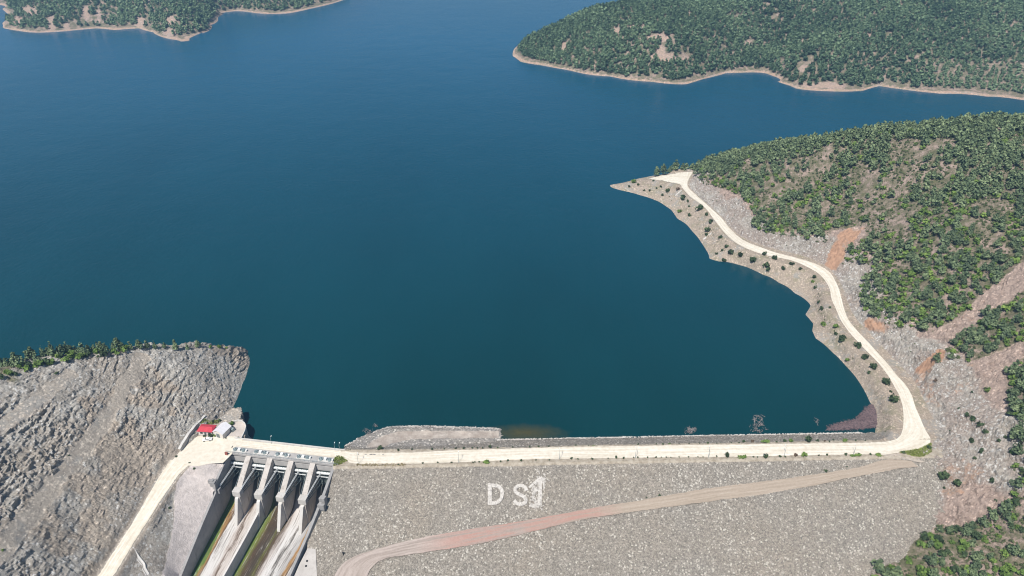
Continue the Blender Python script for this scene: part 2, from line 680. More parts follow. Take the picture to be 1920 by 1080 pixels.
HP += [W(*p) for p in [(1920, 300, 79), (1920, 400, 63), (1920, 480, 54), (1920, 560, 45), (1920, 640, 37), (1920, 700, 30), (1850, 620, 32), (1900, 780, 24), (1900, 850, 17),
                       (1700, 400, 43), (1600, 400, 29), (1500, 400, 17.5), (1700, 500, 29), (1800, 420, 55), (1800, 600, 29), (1800, 320, 66), (1650, 320, 52), (1550, 330, 34), (1440, 370, 22),
                       (1400, 340, 20), (1360, 350, 14), (1750, 680, 19), (1800, 740, 17), (1760, 780, 9), (1790, 830, 9), (1640, 560, 17), (1660, 600, 17), (1720, 640, 18), (1600, 470, 20), (1520, 450, 14),
                       (2050, 480, 75), (2050, 700, 50), (2050, 860, 35), (1900, 960, 6), (1920, 1060, -3), (2050, 1000, 14), (1830, 900, 6), (1850, 980, -3), (1800, 1040, -10)]]
HP += [(240, 690, -8), (180, 660, -8), (140, 640, -8), (120, 610, -6), (300, 680, 6), (350, 700, -8), (330, 600, 22), (430, 650, 0), (450, 740, -8), (520, 560, 75), (560, 640, 25), (560, 400, 120), (480, 300, 90), (420, 220, 60), (300, 170, 0), (260, 150, -25)]
for px, py in [(1755, 870), (1768, 930), (1757, 985), (1715, 1015), (1650, 1062), (1590, 1110)]:
    p = on_surface(px, py, dam)
    HP.append(p)
    HP.append((p[0] - 22, p[1] + 4, p[2] - 14))
HP += [(60, 256, -50), (100, 250, -45), (140, 262, -25), (150, 275, -12), (60, 190, -60), (120, 190, -50), (100, 290, -25)]
hill_base = RBF(HP)
BARE_PX = [(1255, 350), (1262, 322), (1296, 322), (1320, 345), (1365, 357), (1398, 372), (1413, 402), (1412, 428), (1450, 441), (1500, 447), (1548, 458), (1560, 432), (1622, 422), (1624, 440), (1590, 470), (1577, 498), (1606, 492),
           (1632, 502), (1618, 530), (1613, 570), (1622, 590), (1660, 608), (1690, 615), (1738, 622), (1798, 598), (1828, 562), (1880, 520), (1925, 482), (1925, 542), (1850, 592), (1812, 622), (1768, 655), (1740, 688), (1790, 692),
           (1850, 668), (1890, 648), (1925, 632), (1925, 668), (1895, 690), (1885, 780), (1895, 850), (1895, 930), (1850, 975), (1790, 990), (1740, 975), (1700, 1005), (1640, 1055), (1560, 1090), (1560, 840), (1700, 850), (1600, 640), (1530, 520), (1400, 480), (1300, 400)]
SCAR_PX = [[(1545, 502), (1556, 470), (1575, 435), (1600, 425), (1625, 424), (1612, 445), (1592, 470), (1577, 500), (1568, 512)],
           [(1620, 590), (1640, 598), (1670, 612), (1668, 622), (1640, 622), (1622, 620)],
           [(1745, 672), (1768, 650), (1776, 655), (1755, 680), (1722, 694), (1712, 692)]]


def hill_xy(x, y, detail=True):
    z = hill_base(x, y)
    d, rv, sd = seg_dist(x, y, RC, [p[2] for p in RC])
    hw, _h, _ = None, None, None
    _, hwv, _ = seg_dist(x, y, RC, RHW)
    e = d - hwv
    t = smooth(.4, 6.5, e)
    z = rv * (1 - t) + z * t
    z = np.where(e < .6, rv - .12, z)
    if detail:
        cut = smooth(.5, 3, e)
        above = np.maximum(smooth(.0, 3, z), (y < 266) * 1.0)
        z = z + cut * (fbm(x * .055, y * .055, 3, 4) * 1.6 + fbm(x * .35, y * .35, 9, 3) * .45) * smooth(0, 9, e) * (.35 + .65 * smooth(1, 10, z)) * above
    return z


_d, _v, _s = seg_dist(np.array([W(1700, 640, 15)[0]]), np.array([W(1700, 640, 15)[1]]), RC)
CUT_SIDE = float(_s[0])

xs = np.arange(66, 520, .9)
ys = np.concatenate([np.arange(168, 330, .72), np.arange(330, 460, .9), np.arange(460, 720, 1.4)])
X, Y = np.meshgrid(xs, ys)
Z = hill_xy(X, Y)
PX, PY, _ = project(X, Y, Z)
e_, hv_, sd_ = seg_dist(X, Y, RC, RHW)
e_ = e_ - hv_
up = ((sd_ * CUT_SIDE) > 0) | ((Y < 262) & (X > 150))
rockm = np.where(up, smooth(26, 10, e_ + 9 * fbm(X * .06, Y * .06, 31, 3)), 0)
low_rock = smooth(690, 740, PY) * smooth(1700, 1740, PX) * smooth(1010, 940, PY) * (.36 + 1.3 * fbm(X * .05, Y * .05, 33, 3))
rockm = np.clip(np.maximum(rockm, low_rock), 0, 1) * ((Z > 2) | (Y < 266))
shore_strip = smooth(2.2, .9, Z) * (Y > 266)
bankm = np.where(up, 0, 1) * smooth(1.5, 5, e_) * 0 + np.where((~up) & (e_ < 60) & (PY < 830), 1.0, 0)
bankm = np.maximum(bankm, np.maximum(smooth(1.6, .3, e_), shore_strip))
scar = np.zeros(X.shape)
for pl in SCAR_PX:
    scar = np.maximum(scar, in_poly(PX, PY, pl) * 1.0)
scar = blur(scar, 8) * np.clip(.82 + .9 * fbm(X * .09, Y * .09, 37, 3), 0, 1) + .42 * smooth(.22, .5, fbm(X * .045, Y * .045, 36, 4)) * (PX > 1600) * (PY > 560)
greenm = smooth(12, 30, np.where(up, e_, 0)) * (1 - rockm)
bankm = blur(bankm, 2)
rockm = blur(rockm, 2)
zone = np.stack([rockm, scar, greenm, np.ones_like(Z)], -1)
M_HILL = terrain_mat('hill_soil', (.34, .262, .222), (.14, .122, .102), (.31, .272, .235), (.47, .435, .39), (.37, .305, .245), (.43, .265, .18), (.085, .10, .042))
keep = ~((X < 150) & (Y < 235)) & (Z > -30)
cutm = smooth(.7, 3.5, e_) * np.maximum(smooth(.3, 3, Z), (Y < 266) * 1.0)
bare_m = blur(in_poly(PX, PY, BARE_PX) * 1.0, 4)
relief = np.clip(.25 + .5 * bare_m * up + .9 * rockm, 0, 1.15) * smooth(-.6, .2, fbm(X * .04, Y * .04, 5, 3) + .15) * cutm * np.where(up, 1.0, .35)
D = relief * .85 * rock_disp(X * .8 + Y * .6, -X * .6 + Y * .8, 211) + cutm * fbm(X * .5, Y * .5, 19, 3) * .3
zone[..., 2] *= 1 - .85 * bare_m
X2, Y2, Z2 = along_normal(xs, ys, Z, D)
o = link('hill', grid_mesh('hill', None, None, Z2, keep, M_HILL, smooth_shade=False, X=X2, Y=Y2, attrs={'zone': ('FLOAT_COLOR', 'POINT', zone), 'track': ('FLOAT', 'POINT', bankm)}))
tag(o, kind='structure')

# ------------------------------------------------------------------ left abutment
LR_LEFT = [(378, 813, 6), (338, 844, 6), (320, 862, 5.8), (295, 900, 5), (246.7, 983, 3.3), (184, 1080, 1.5), (140, 1150, .2)]
LR_RIGHT = [(430, 856, 6), (395, 866, 6), (355.5, 871, 5.7), (328, 900, 5), (273, 983, 3.3), (213, 1080, 1.5), (172, 1150, .2)]
LP_ = [W(*p) for p in LR_LEFT + LR_RIGHT]
RIDGE = [(-60, 715, 54), (0, 700, 50), (60, 690, 47), (100, 681, 45), (200, 666, 39), (270, 659, 32), (330, 656, 26), (380, 655, 19), (420, 657, 12), (445, 661, 6.5), (464, 669, 1)]
LP_ += [W(*p) for p in RIDGE]
for p in RIDGE:
    x, y, z = W(*p)
    LP_ += [(x - 2, y + 14, z - 2 if p[0] < 300 else z - 5), (x, y + 75, -8), (x, y + 110, -16)]
SHORE_L = [(427, 787), (434, 768), (446, 742), (455, 720), (464, 693), (467, 676)]
for p in SHORE_L:
    x, y, z = W(p[0], p[1], 0)
    LP_ += [(x, y, .2), (x + 5, y + 1, -4), (x + 22, y + 4, -12)]
LP_ += [W(*p) for p in [(0, 800, 42), (0, 1000, 30), (100, 900, 26), (200, 760, 27), (300, 720, 21), (400, 740, 8), (350, 700, 20), (420, 690, 9), (375, 785, 8), (100, 1080, 12), (0, 1080, 24), (100, 780, 36), (250, 850, 13), (150, 1000, 11),
                        (440, 812, 5.9), (455, 812, 5.9), (400, 845, 5.9), (370, 830, 5.9), (400, 800, 5.9), (440, 850, 5.9), (335, 890, 4), (325, 950, 0), (325, 1000, -4), (310, 1080, -9), (290, 1000, .5), (270, 1060, -3)]]
LP_ += [(-300, 230, 85), (-300, 180, 65), (-290, 320, 70), (-250, 160, 52), (-230, 120, 40), (-300, 400, -16), (-330, 420, -16), (-250, 420, -16), (-180, 420, -16), (-110, 380, -16), (-165, 150, -4), (-172, 120, -10), (-330, 140, 60)]
for s_, z_ in [(0, 5.8), (8, 3.6), (14, 1.4), (19, -3.6), (30, -7.4), (40, -11), (51, -15.3), (70, -24), (100, -38)]:
    LP_.append(L(-1.0, s_, z_ - .25))
LP_ += [L(30, -40, -14), L(-5, -30, -2), L(5, -22, -10)]
left_base = RBF(LP_)
TRK = [[(268, 672), (245, 703), (225, 745), (195, 790), (165, 835), (130, 875), (85, 930), (40, 985), (0, 1035), (-40, 1080)], [(130, 705), (95, 728), (50, 768), (0, 802), (-40, 835)]]
TRKW = [[on_surface(px, py, left_base) for px, py in t] for t in TRK]
APRON = [(358, 874), (418, 867), (430, 856), (406, 903), (402, 930), (340, 1078), (325, 1110), (296, 1110), (316, 1030), (326, 980), (326, 940), (332, 905)]
LRC = [tuple((a + b) / 2 for a, b in zip(p, q)) for p, q in zip(resample([W(*p) for p in LR_LEFT[1:]], 20), resample([W(*p) for p in LR_RIGHT[1:]], 20))]
LRHW = [.5 * math.hypot(a[0] - b[0], a[1] - b[1]) for a, b in zip(resample([W(*p) for p in LR_LEFT[1:]], 20), resample([W(*p) for p in LR_RIGHT[1:]], 20))]
PLAZA = [(338, 846), (385, 800), (390, 792), (440, 790), (462, 800), (462, 822), (436, 836), (430, 858), (355, 872)]


def left_masks(x, y, z):
    px, py, _ = project(x, y, z)
    tr = np.zeros(np.shape(x))
    for t in TRKW:
        d, _, _ = seg_dist(x, y, t)
        tr = np.maximum(tr, smooth(3.9, 1.5, d + 1.5 * fbm(x * .2, y * .2, 44, 3)))
    ap = in_poly(px, py, APRON) & (z < 7)
    dR, vR, _ = seg_dist(x, y, LRC, [p[2] for p in LRC])
    _, hR, _ = seg_dist(x, y, LRC, LRHW)
    pz = in_poly(px, py, PLAZA) & (z < 9)
    return tr, ap, dR - hR, vR, pz


RW_ = sorted([W(*p) for p in RIDGE])
RWX, RWY, RWZ = [p[0] for p in RW_], [p[1] for p in RW_], [p[2] for p in RW_]
CLIFF = [(-150, 380, 0)] + [W(p[0], p[1], 0) for p in [(462, 663)] + SHORE_L[::-1] + [(424, 800)]]


def left_xy(x, y, detail=True):
    z = left_base(x, y)
    zr = np.interp(x, RWX, RWZ)
    zr = np.where(x < RWX[0], RWZ[0] + (RWX[0] - x) * .25, zr)
    back = y - np.interp(x, RWX, RWY) - 7 + 5 * fbm(x * .05, y * .05, 59, 2)
    z = np.where(back > 0, np.minimum(z, zr - back * .85), z)
    dC, vC, sC = seg_dist(x, y, CLIFF, [p[2] for p in CLIFF])
    out = np.where((sC > 0) & (y > 281) & (x > -165), dC + 1.2 * fbm(x * .15, y * .15, 60, 3), 0)
    z = np.where(out > 0, np.minimum(z, .3 - out * 1.0), z)
    tr, ap, eR, vR, pz = left_masks(x, y, z)
    t = smooth(.3, 3.5, eR)
    z = np.where(z < 7.5 + 30 * (eR > 1), vR * (1 - t) + z * t, z)
    z = np.where(eR < .5, vR - .1, z)
    z = np.where(pz, 5.88, z)
    if detail:
        m = smooth(.6, 4, eR) * (1 - tr) * (1 - ap) * (1 - pz) * smooth(-1, 3, z)
        z = z + m * fbm(x * .05, y * .05, 63, 4) * 2.0
        z = z + tr * fbm(x * .4, y * .4, 65, 3) * .25 + ap * fbm(x * .2, y * .2, 66, 3) * .2
    return z


def left_disp(x, y, z):
    tr, ap, eR, vR, pz = left_masks(x, y, left_base(x, y))
    m = smooth(.6, 4, eR) * (1 - np.clip(tr * 1.1, 0, .97)) * (1 - ap) * (1 - pz) * smooth(-1, 2.5, z)
    patch = .40 + .80 * smooth(-.3, .35, fbm(x * .035, y * .035, 61, 3))
    u, v = .77 * x - .64 * z, y + .1 * x
    return m * (patch * rock_disp(u, v, 411) * .78 + (.25 + .6 * patch) * rocky(u, v, 433, 1.6, 2.1, .6, .26, .5))


xs = np.concatenate([np.arange(-330, -235, 1.2), np.arange(-235, -74, .5)])
ys = np.concatenate([np.arange(140, 180, 1.0), np.arange(180, 325, .5), np.arange(325, 420, 2)])
X, Y = np.meshgrid(xs, ys)
Z = left_xy(X, Y)
tr, ap, eR, vR, pz = left_masks(X, Y, left_base(X, Y))
r_, s_ = to_local(X, Y)
keep = ~((r_ > -.4) & (s_ > -9.5)) & ~((r_ > 8) & (s_ > -40)) & (Z > -32)
rock = (1 - tr) * (1 - ap) * smooth(.8, 2.5, eR) * (1 - pz)
rock = rock * (1 - .85 * smooth(.0, .4, fbm(X * .045, Y * .045, 67, 4)))
ap = blur(ap * 1.0, 3)
pz = blur(pz * 1.0, 2)
zone = np.stack([rock, ap, smooth(44, 47, Z) * smooth(.0, .4, fbm(X * .06, Y * .06, 68, 2)), np.ones_like(Z)], -1)
track = np.maximum(tr * .95, np.maximum(smooth(1.4, .2, eR) * (1 - ap), pz * 1.0))
M_LEFT = terrain_mat('abutment_rock', (.35, .30, .25), (.155, .145, .13), (.345, .32, .285), (.49, .47, .435), (.42, .37, .315), (.58, .52, .495), (.12, .12, .06), (.33, .29, .25))
X2, Y2, Z2 = along_normal(xs, ys, Z, left_disp(X, Y, Z))
o = link('rock_slope', grid_mesh('rock_slope', None, None, Z2, keep, M_LEFT, X=X2, Y=Y2, attrs={'zone': ('FLOAT_COLOR', 'POINT', zone), 'track': ('FLOAT', 'POINT', track)}, smooth_shade=False))
o.name = 'terrain'
tag(o, kind='structure')

# ------------------------------------------------------------------ the dam and its berm upstream
DT_UP = [(1708, 864), (1661, 862), (1598, 878.5), (1459, 899), (1333, 915), (1207, 937), (1094, 955.5), (975.6, 978), (872, 994), (768, 1013), (694, 1033), (655, 1048), (634, 1066), (622, 1090)]
DT_LO = [(1722, 875), (1690, 879), (1625, 890), (1459, 922.6), (1349, 938), (1207, 957), (1094, 974), (946, 1009), (872, 1024), (768, 1040), (724, 1047), (702, 1060), (690, 1078), (684, 1100)]
DTU = [on_surface(px, py, dam) for px, py in DT_UP]
DTL = [on_surface(px, py, dam) for px, py in DT_LO]
DTP = [p for p in resample(DTU, 60)] + [p for p in resample(DTL, 60)[::-1]]
xs = np.arange(-88, 205, .36)
ys = np.concatenate([np.arange(150, 186, 1.2), np.arange(186, 280, .36)])
X, Y = np.meshgrid(xs, ys)
Z = dam(X, Y)
top = (Y < yu(X) + 1.3) & (Y > yd(X) - 1.1)
band = in_poly(X, Y, DTP)
d, bx, by, h1, h2, h3 = worley(X / .85 + .3 * fbm(X, Y, 80, 2), Y / .8 + .3 * fbm(X + 9, Y, 81, 2), 83)
st = .42 * np.sqrt(np.clip(1 - d * d, 0, 1)) * (.5 + h1) + .35 * (bx * (h2 - .5) + by * (h3 - .5))
amp = np.where(top | band, 0.0, 1.0) * smooth(0, 2.5, np.abs(Y - (yd(X) - 1.1)) + (Y > yd(X)) * 9)
Z = Z + amp * (st - .35) + np.where(top, fbm(X * .6, Y * .6, 85, 3) * .12, 0) + (1 - top) * fbm(X * .05, Y * .05, 86, 3) * .5 - .3 * band
r_, s_ = to_local(X, Y)
nr = np.where(s_ < 15, 50.0, 50 - (s_ - 15) * .183)
keep = (r_ > nr + .5) & (Z > hill_xy(X, Y, False) - 3)
gx = smooth(-2.4, .0, Y - (yd(X) - 1.4)) * (Y < yu(X) + 2.6)
zone_t = np.clip(gx, 0, 1)


def dam_patch(q, c):
    t = q.attr('verge')['Fac']
    e = q.math('MULTIPLY', q.math('SUBTRACT', q.noise(.5, 5, .7), .5), .7)
    v = q.ramp(q.noise(.5, 5, .7), [(.3, (.25, .21, .155)), (.5, (.38, .33, .265)), (.72, (.50, .45, .38))])
    return q.mix(q.rng(q.math('ADD', t, e), .4, .7), c, v)


M_DAM = stone_mat('riprap_stone', [(0, (.10, .092, .08)), (.3, (.185, .17, .15)), (.7, (.27, .25, .222)), (1, (.39, .365, .325))], 1.75, (.90, .89, .88), (1.02, .95, .87), .065, (.50, .47, .42), dam_patch)
o = link('dam', grid_mesh('dam', xs, ys, Z, keep, M_DAM, {'verge': ('FLOAT', 'POINT', zone_t)}))
tag(o, 'long grey rockfill dam with a cream road along its crest', 'dam')

DTV = [tuple(p) for p in DTU]
M_TRACK = None


def track_material():
    m, nt, b = new_mat('track_dirt')
    q = NB(nt)
    uv = nt.nodes.new('ShaderNodeTexCoord').outputs['UV']
    x = q.xyz(q.co)[0]
    long = q.noise(1, 4, .6, q.scaled(uv, (7, .035, 1)))
    red = q.math('MULTIPLY', q.math('MULTIPLY', q.rng(q.noise(.05, 3, .6), .30, .44), q.rng(x, 36, 50, 1, 0)), q.rng(x, -42, -28))
    tan = q.ramp(long, [(.3, (.27, .215, .165)), (.5, (.34, .275, .215)), (.75, (.44, .37, .31))])
    grey = q.ramp(long, [(.3, (.25, .20, .175)), (.7, (.38, .32, .29))])
    c = q.mix(q.rng(x, 0, 50, 1, 0), tan, grey)
    c = q.mix(q.math('MULTIPLY', red, q.rng(long, .40, .56)), c, (.37, .20, .165))
    pinkw = q.math('MULTIPLY', q.rng(x, -40, -20, 1, 0), q.rng(long, .45, .6))
    c = q.mix(q.math('MULTIPLY', pinkw, .7), c, (.46, .385, .355))
    nt.links.new(q.mix(.22, c, q.ramp(q.noise(1.1, 5, .7), [(.3, (.22, .19, .16)), (.7, (.48, .43, .38))])), b.inputs['Base Color'])
    nt.links.new(q.bump(q.noise(1.2, 5, .7), .5, .3), b.inputs['Normal'])
    return m


M_TRACK = track_material()
o = ribbon('dirt_track', DTU, DTL, 260, M_TRACK, 7, .45, .07, dam)
tag(o, kind='structure')

# ------------------------------------------------------------------ low bank in the water in front of the dam
BP = [W(px, py, 0) for px, py in [(645, 836), (668, 824), (700, 811), (722, 802), (745, 799), (800, 798), (870, 800), (936, 803), (941, 812), (938, 823)]]
for px, py in [(645, 836), (668, 824), (700, 811), (722, 802), (745, 799), (800, 798), (870, 800), (936, 803)]:
    x, y, _ = W(px, py, 0)
    BP.append((x - (6 if px < 720 else 0), y + 7, -4))
BP += [W(*p) for p in [(690, 822, 2.6), (715, 811, 2.6), (745, 805, 2.4), (800, 804, 2.3), (870, 806, 1.9), (920, 807, 1.2), (715, 824, 2.6), (750, 815, 1.5), (800, 815, 1.2), (870, 815, .9), (925, 814, .4),
                       (690, 838, 4.2), (720, 838, 4), (760, 829, 2), (850, 826, 1.2), (930, 824, .3), (660, 840, 4.5), (960, 812, -1.2), (1000, 808, -2.5), (960, 822, -1.2), (1030, 815, -4)]]
bank = RBF(BP)
xs = np.arange(-86, 28, .6)
ys = np.arange(256, 300, .6)
X, Y = np.meshgrid(xs, ys)
Z = bank(X, Y)
PX, PY, _ = project(X, Y, Z)
tan_m = in_poly(PX, PY, [(688, 836), (700, 826), (718, 817), (748, 809), (800, 808), (935, 808), (936, 822), (850, 822), (770, 824), (730, 833), (712, 843), (690, 843)]) * 1.0
d, bx, by, h1, h2, h3 = worley(X / 1.2, Y / 1.1, 91)
Z = Z + (1 - tan_m) * (.45 * np.sqrt(np.clip(1 - d * d, 0, 1)) * (.5 + h1) - .3) + .15 * fbm(X * .4, Y * .4, 92, 3)
r_, s_ = to_local(X, Y)
keep = (Z > -2.5) & (Z > dam(X, Y) - 2) & (r_ > 50.5)


def bank_patch(q, c):
    t = q.attr('verge')['Fac']
    e = q.math('MULTIPLY', q.math('SUBTRACT', q.noise(.4, 5, .7), .5), .5)
    v = q.ramp(q.noise(.25, 6, .7), [(.3, (.30, .25, .21)), (.5, (.40, .345, .30)), (.72, (.58, .52, .46))])
    return q.mix(q.rng(q.math('ADD', t, e), .35, .65), c, v)


M_BANK = stone_mat('bank_stone', [(0, (.14, .135, .12)), (.3, (.23, .22, .205)), (.7, (.32, .305, .285)), (1, (.44, .42, .40))], 1.4, (.92, .92, .97), (1.05, 1.0, .95), .08, (.62, .58, .52), bank_patch)
o = link('shore', grid_mesh('shore', xs, ys, Z, keep, M_BANK, {'verge': ('FLOAT', 'POINT', tan_m)}))
tag(o, kind='structure')

# pale drift line of stones along the waterline of the dam
mb = MB()
v, f = [], []
for k in range(900):
    x = random.uniform(-15, 172)
    yw = yu(x) + 1.6 + 11.8
    y = yw + random.gauss(0, .35)
    s = random.uniform(.25, .55)
    z = dam(x, y) + .1
    n = 5
    base = len(mb.v)
    ring = [(x + s * math.cos(2 * math.pi * i / n + k) * random.uniform(.7, 1.2), y + s * math.sin(2 * math.pi * i / n + k) * random.uniform(.7, 1.2), float(z)) for i in range(n)]
    topv = [(x + (p[0] - x) * .55, y + (p[1] - y) * .55, float(z) + s * .7) for p in ring]
    mb.add(ring + topv, [tuple(range(n, 2 * n))] + [(i, (i + 1) % n, (i + 1) % n + n, i + n) for i in range(n)])
OE = resample([W(px, py, 0) for px, py in [(648, 835), (668, 825), (700, 812), (722, 803), (745, 800), (800, 799), (870, 801), (934, 804)]], 700)
for k in range(700):
    x, y = OE[k][0] + random.gauss(0, .3), OE[k][1] + random.gauss(-.5, .3)
    s = random.uniform(.2, .5)
    z, n = .15, 5
    ring = [(x + s * math.cos(2 * math.pi * i / n + k) * random.uniform(.7, 1.2), y + s * math.sin(2 * math.pi * i / n + k) * random.uniform(.7, 1.2), z - .3) for i in range(n)]
    topv = [(x + (p[0] - x) * .55, y + (p[1] - y) * .55, z + s * .8) for p in ring]
    mb.add(ring + topv, [tuple(range(n, 2 * n))] + [(i, (i + 1) % n, (i + 1) % n + n, i + n) for i in range(n)])
M_PALE = simple_mat('pale_stone', (.50, .47, .44), var=.3, scale=1.5)
o = mb.build('gravel', M_PALE)
tag(o, 'pale stones washed along the waterline of the dam', 'gravel', kind='stuff')

# ------------------------------------------------------------------ far shores
FR = [(961, 105), (976, 116), (1016.6, 122.5), (1067.6, 131.7), (1144, 143), (1221, 153), (1287, 158), (1318, 148), (1361, 137), (1435, 137), (1455.6, 153), (1491, 166), (1552.6, 171),
      (1619, 170), (1649.5, 161), (1695.5, 168), (1767, 176), (1848.6, 181), (1920, 188), (2050, 200), (2250, 215)]
FP = [W(px, py, 0) for px, py in FR]
for px, py in FR:
    x, y, _ = W(px, py, 0)
    FP.append((x - (14 if px < 1000 else 0), y - 28, -9))
FP += [W(*p) for p in [(1016, 66, 16), (1068, 50, 33), (1118, 32, 46), (1170, 15, 56), (1230, 2, 62), (1300, 0, 62), (1400, 10, 58), (1450, 40, 42), (1435, 100, 14), (1600, 0, 70), (1600, 90, 34), (1750, 0, 74), (1900, 0, 72),
                       (1850, 120, 18), (1900, 150, 9), (1780, 150, 7), (1500, 100, 26), (1250, 90, 30), (1350, 70, 34), (1150, 90, 27), (1700, 100, 32), (1000, 95, 7), (1920, 70, 42), (2150, 80, 60)]]
FP += [(20, 1140, -10), (130, 1200, 20), (110, 1240, -6), (175, 1290, -8), (290, 1300, 60), (380, 1450, 70), (500, 1300, 115), (700, 1300, 140), (900, 1200, 150), (1000, 900, 90), (600, 1500, 110), (1000, 1500, 150), (290, 1560, -8), (500, 1700, 40), (1000, 1700, 80)]
far_r = RBF(FP)


def far_xy(fn, seed):
    def f(x, y, detail=True):
        z = fn(x, y)
        return z + (fbm(x * .009, y * .009, seed, 4) * 11 + fbm(x * .06, y * .06, seed + 5, 3) * 1.8) * smooth(1, 25, z)
    return f


def far_terrain(fn, xs, ys, mat, scars):
    X, Y = np.meshgrid(xs, ys)
    Z = fn(X, Y)
    PX, PY, _ = project(X, Y, Z)
    sh = smooth(1.9, .6, Z + .8 * fbm(X * .05, Y * .05, 121, 3))
    sc = np.zeros(X.shape)
    for (cx, cy, rx, ry) in scars:
        sc = np.maximum(sc, smooth(1.3, .7, np.hypot((PX - cx) / rx, (PY - cy) / ry) + .5 * fbm(X * .05, Y * .05, 122, 3)))
    gm = (1 - sh) * (1 - sc)
    zone = np.stack([sc * .0, sh * .35 * smooth(-.1, .4, fbm(X * .02, Y * .02, 123, 2)), gm, np.ones_like(Z)], -1)
    return grid_mesh('hill', xs, ys, Z, Z > -7, mat, {'zone': ('FLOAT_COLOR', 'POINT', zone), 'track': ('FLOAT', 'POINT', np.maximum(sh, sc * .5))})


M_FAR = terrain_mat('far_hill_soil', (.33, .25, .21), (.2, .19, .18), (.34, .31, .29), (.46, .43, .41), (.42, .30, .23), (.48, .27, .18), (.10, .115, .06))
FAR_SCARS_R = [(1058, 88, 9, 17), (1157, 55, 16, 9), (1230, 72, 30, 8), (1245, 108, 34, 11), (1285, 110, 12, 6), (1190, 52, 16, 6), (1240, 95, 10, 14), (1545, 160, 45, 6), (1400, 80, 10, 5), (1720, 110, 6, 10), (1510, 130, 12, 8), (1630, 68, 8, 8), (1505, 80, 10, 6)]
far_r_xy = far_xy(far_r, 101)
o = link('hill', far_terrain(far_r_xy, np.arange(-30, 1100, 4.0), np.concatenate([np.arange(780, 1150, 3.2), np.arange(1150, 1700, 9)]), M_FAR, FAR_SCARS_R))
tag(o, kind='structure')

FL = [(-60, 52), (7, 53), (36, 58), (73, 61), (128, 58), (182, 53), (215, 56.5), (262, 53), (288, 60), (317, 73), (339, 78), (357, 76), (375.5, 62), (394, 47), (408, 24), (437.5, 21), (492, 25.5), (539.6, 25), (583, 16), (638, 2), (660, -6)]
LPs = [W(px, py, 0) for px, py in FL[1:]]
for i, (px, py) in enumerate(FL[1:]):
    x, y, _ = W(px, py, 0)
    LPs.append((x + (22 if 10 <= i <= 13 or i > 16 else 0), y - 30, -9))
LPs += [W(*p) for p in [(27, 35, 8), (75, 20, 18), (75, 45, 8), (11, 12, 3), (60, 0, 26), (200, 0, 28), (200, 28, 14), (339, 30, 22), (339, 0, 38), (300, 40, 14), (370, 40, 14), (420, 0, 14), (500, 0, 16), (560, 0, 10), (400, 10, 15)]]
for px, py in [(9, 47), (27, 33), (11, 15)]:
    x, y, _ = W(px, py, 0)
    LPs += [(x - 2, y, 0), (x - 35, y, -8)]
LPs += [(-700, 1350, 40), (-500, 1350, 60), (-400, 1450, 40), (-330, 1480, 10), (-280, 1480, -8), (-600, 1550, 90), (-400, 1700, 60), (-850, 1400, 10), (-900, 1350, -8), (-850, 1600, 60), (-250, 1650, -8)]
far_l_xy = far_xy(RBF(LPs), 131)
FAR_SCARS_L = [(97, 45, 9, 16), (162, 25, 8, 20), (185, 30, 4, 18), (262, 40, 10, 12), (320, 40, 9, 9), (35, 40, 20, 10), (320, 60, 14, 7), (125, 48, 5, 12), (60, 20, 20, 10)]
o = link('hill', far_terrain(far_l_xy, np.arange(-950, -230, 4.0), np.concatenate([np.arange(1060, 1400, 3.2), np.arange(1400, 1750, 9)]), M_FAR, FAR_SCARS_L))
tag(o, kind='structure')

# ------------------------------------------------------------------ water
FRONT = [(-2600, 300), (-300, 320), (-190, 300), (-158, 276), (-140, 267), tuple(SO - SA * -.9 + SR * -6), tuple(SO + SR * 0 + SA * -.9), tuple(SO + SR * 50 + SA * -.9), (-72, 256), (160, 262), (210, 268), (420, 300), (2600, 300)]
fx = np.array([p[0] for p in FRONT])
fy = np.array([p[1] for p in FRONT])
wx = np.unique(np.concatenate([np.arange(-2600, -160, 60), np.arange(-160, -70, 2.5), np.arange(-70, 240, 10), np.arange(240, 2601, 60), fx]))
yf = np.interp(wx, fx, fy)
tt = np.concatenate([[0], np.geomspace(4, 3400, 60)])
Y = yf[None, :] + tt[:, None] * ((3600 - yf[None, :]) / 3400)
X = np.broadcast_to(wx[None, :], Y.shape)
m, nt, b = new_mat('reservoir_water')
q = NB(nt)
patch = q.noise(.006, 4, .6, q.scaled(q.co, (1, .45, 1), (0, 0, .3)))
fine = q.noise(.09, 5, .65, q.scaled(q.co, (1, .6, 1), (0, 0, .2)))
sky_tint = q.rng(q.math('ADD', q.xyz(q.co)[1], q.math('MULTIPLY', patch, 160.0)), 330, 1200)
c = q.mix(sky_tint, q.mix(q.rng(patch, .35, .65), (.0012, .028, .032), (.0022, .036, .040)), (.0025, .078, .155))  # base colour brightens to blue with distance, painting in the reflected sky
sx_, sy_, sz_ = W(985, 812, 0)
dv = nt.nodes.new('ShaderNodeVectorMath')
dv.operation = 'SUBTRACT'
nt.links.new(q.co, dv.inputs[0])
dv.inputs[1].default_value = (sx_, sy_, 0)
ln = nt.nodes.new('ShaderNodeVectorMath')
ln.operation = 'LENGTH'
nt.links.new(q.scaled(dv.outputs[0], (1 / 20, 1 / 6.5, 0)), ln.inputs[0])
shal = q.math('ADD', ln.outputs['Value'], q.math('MULTIPLY', q.math('SUBTRACT', q.noise(.25, 4), .5), .7))
c = q.mix(q.rng(shal, 1.15, .1), c, (.060, .058, .026))
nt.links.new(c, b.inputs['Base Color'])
b.inputs['Roughness'].default_value = .12
b.inputs['IOR'].default_value = 1.333
b.inputs['Specular IOR Level'].default_value = .3
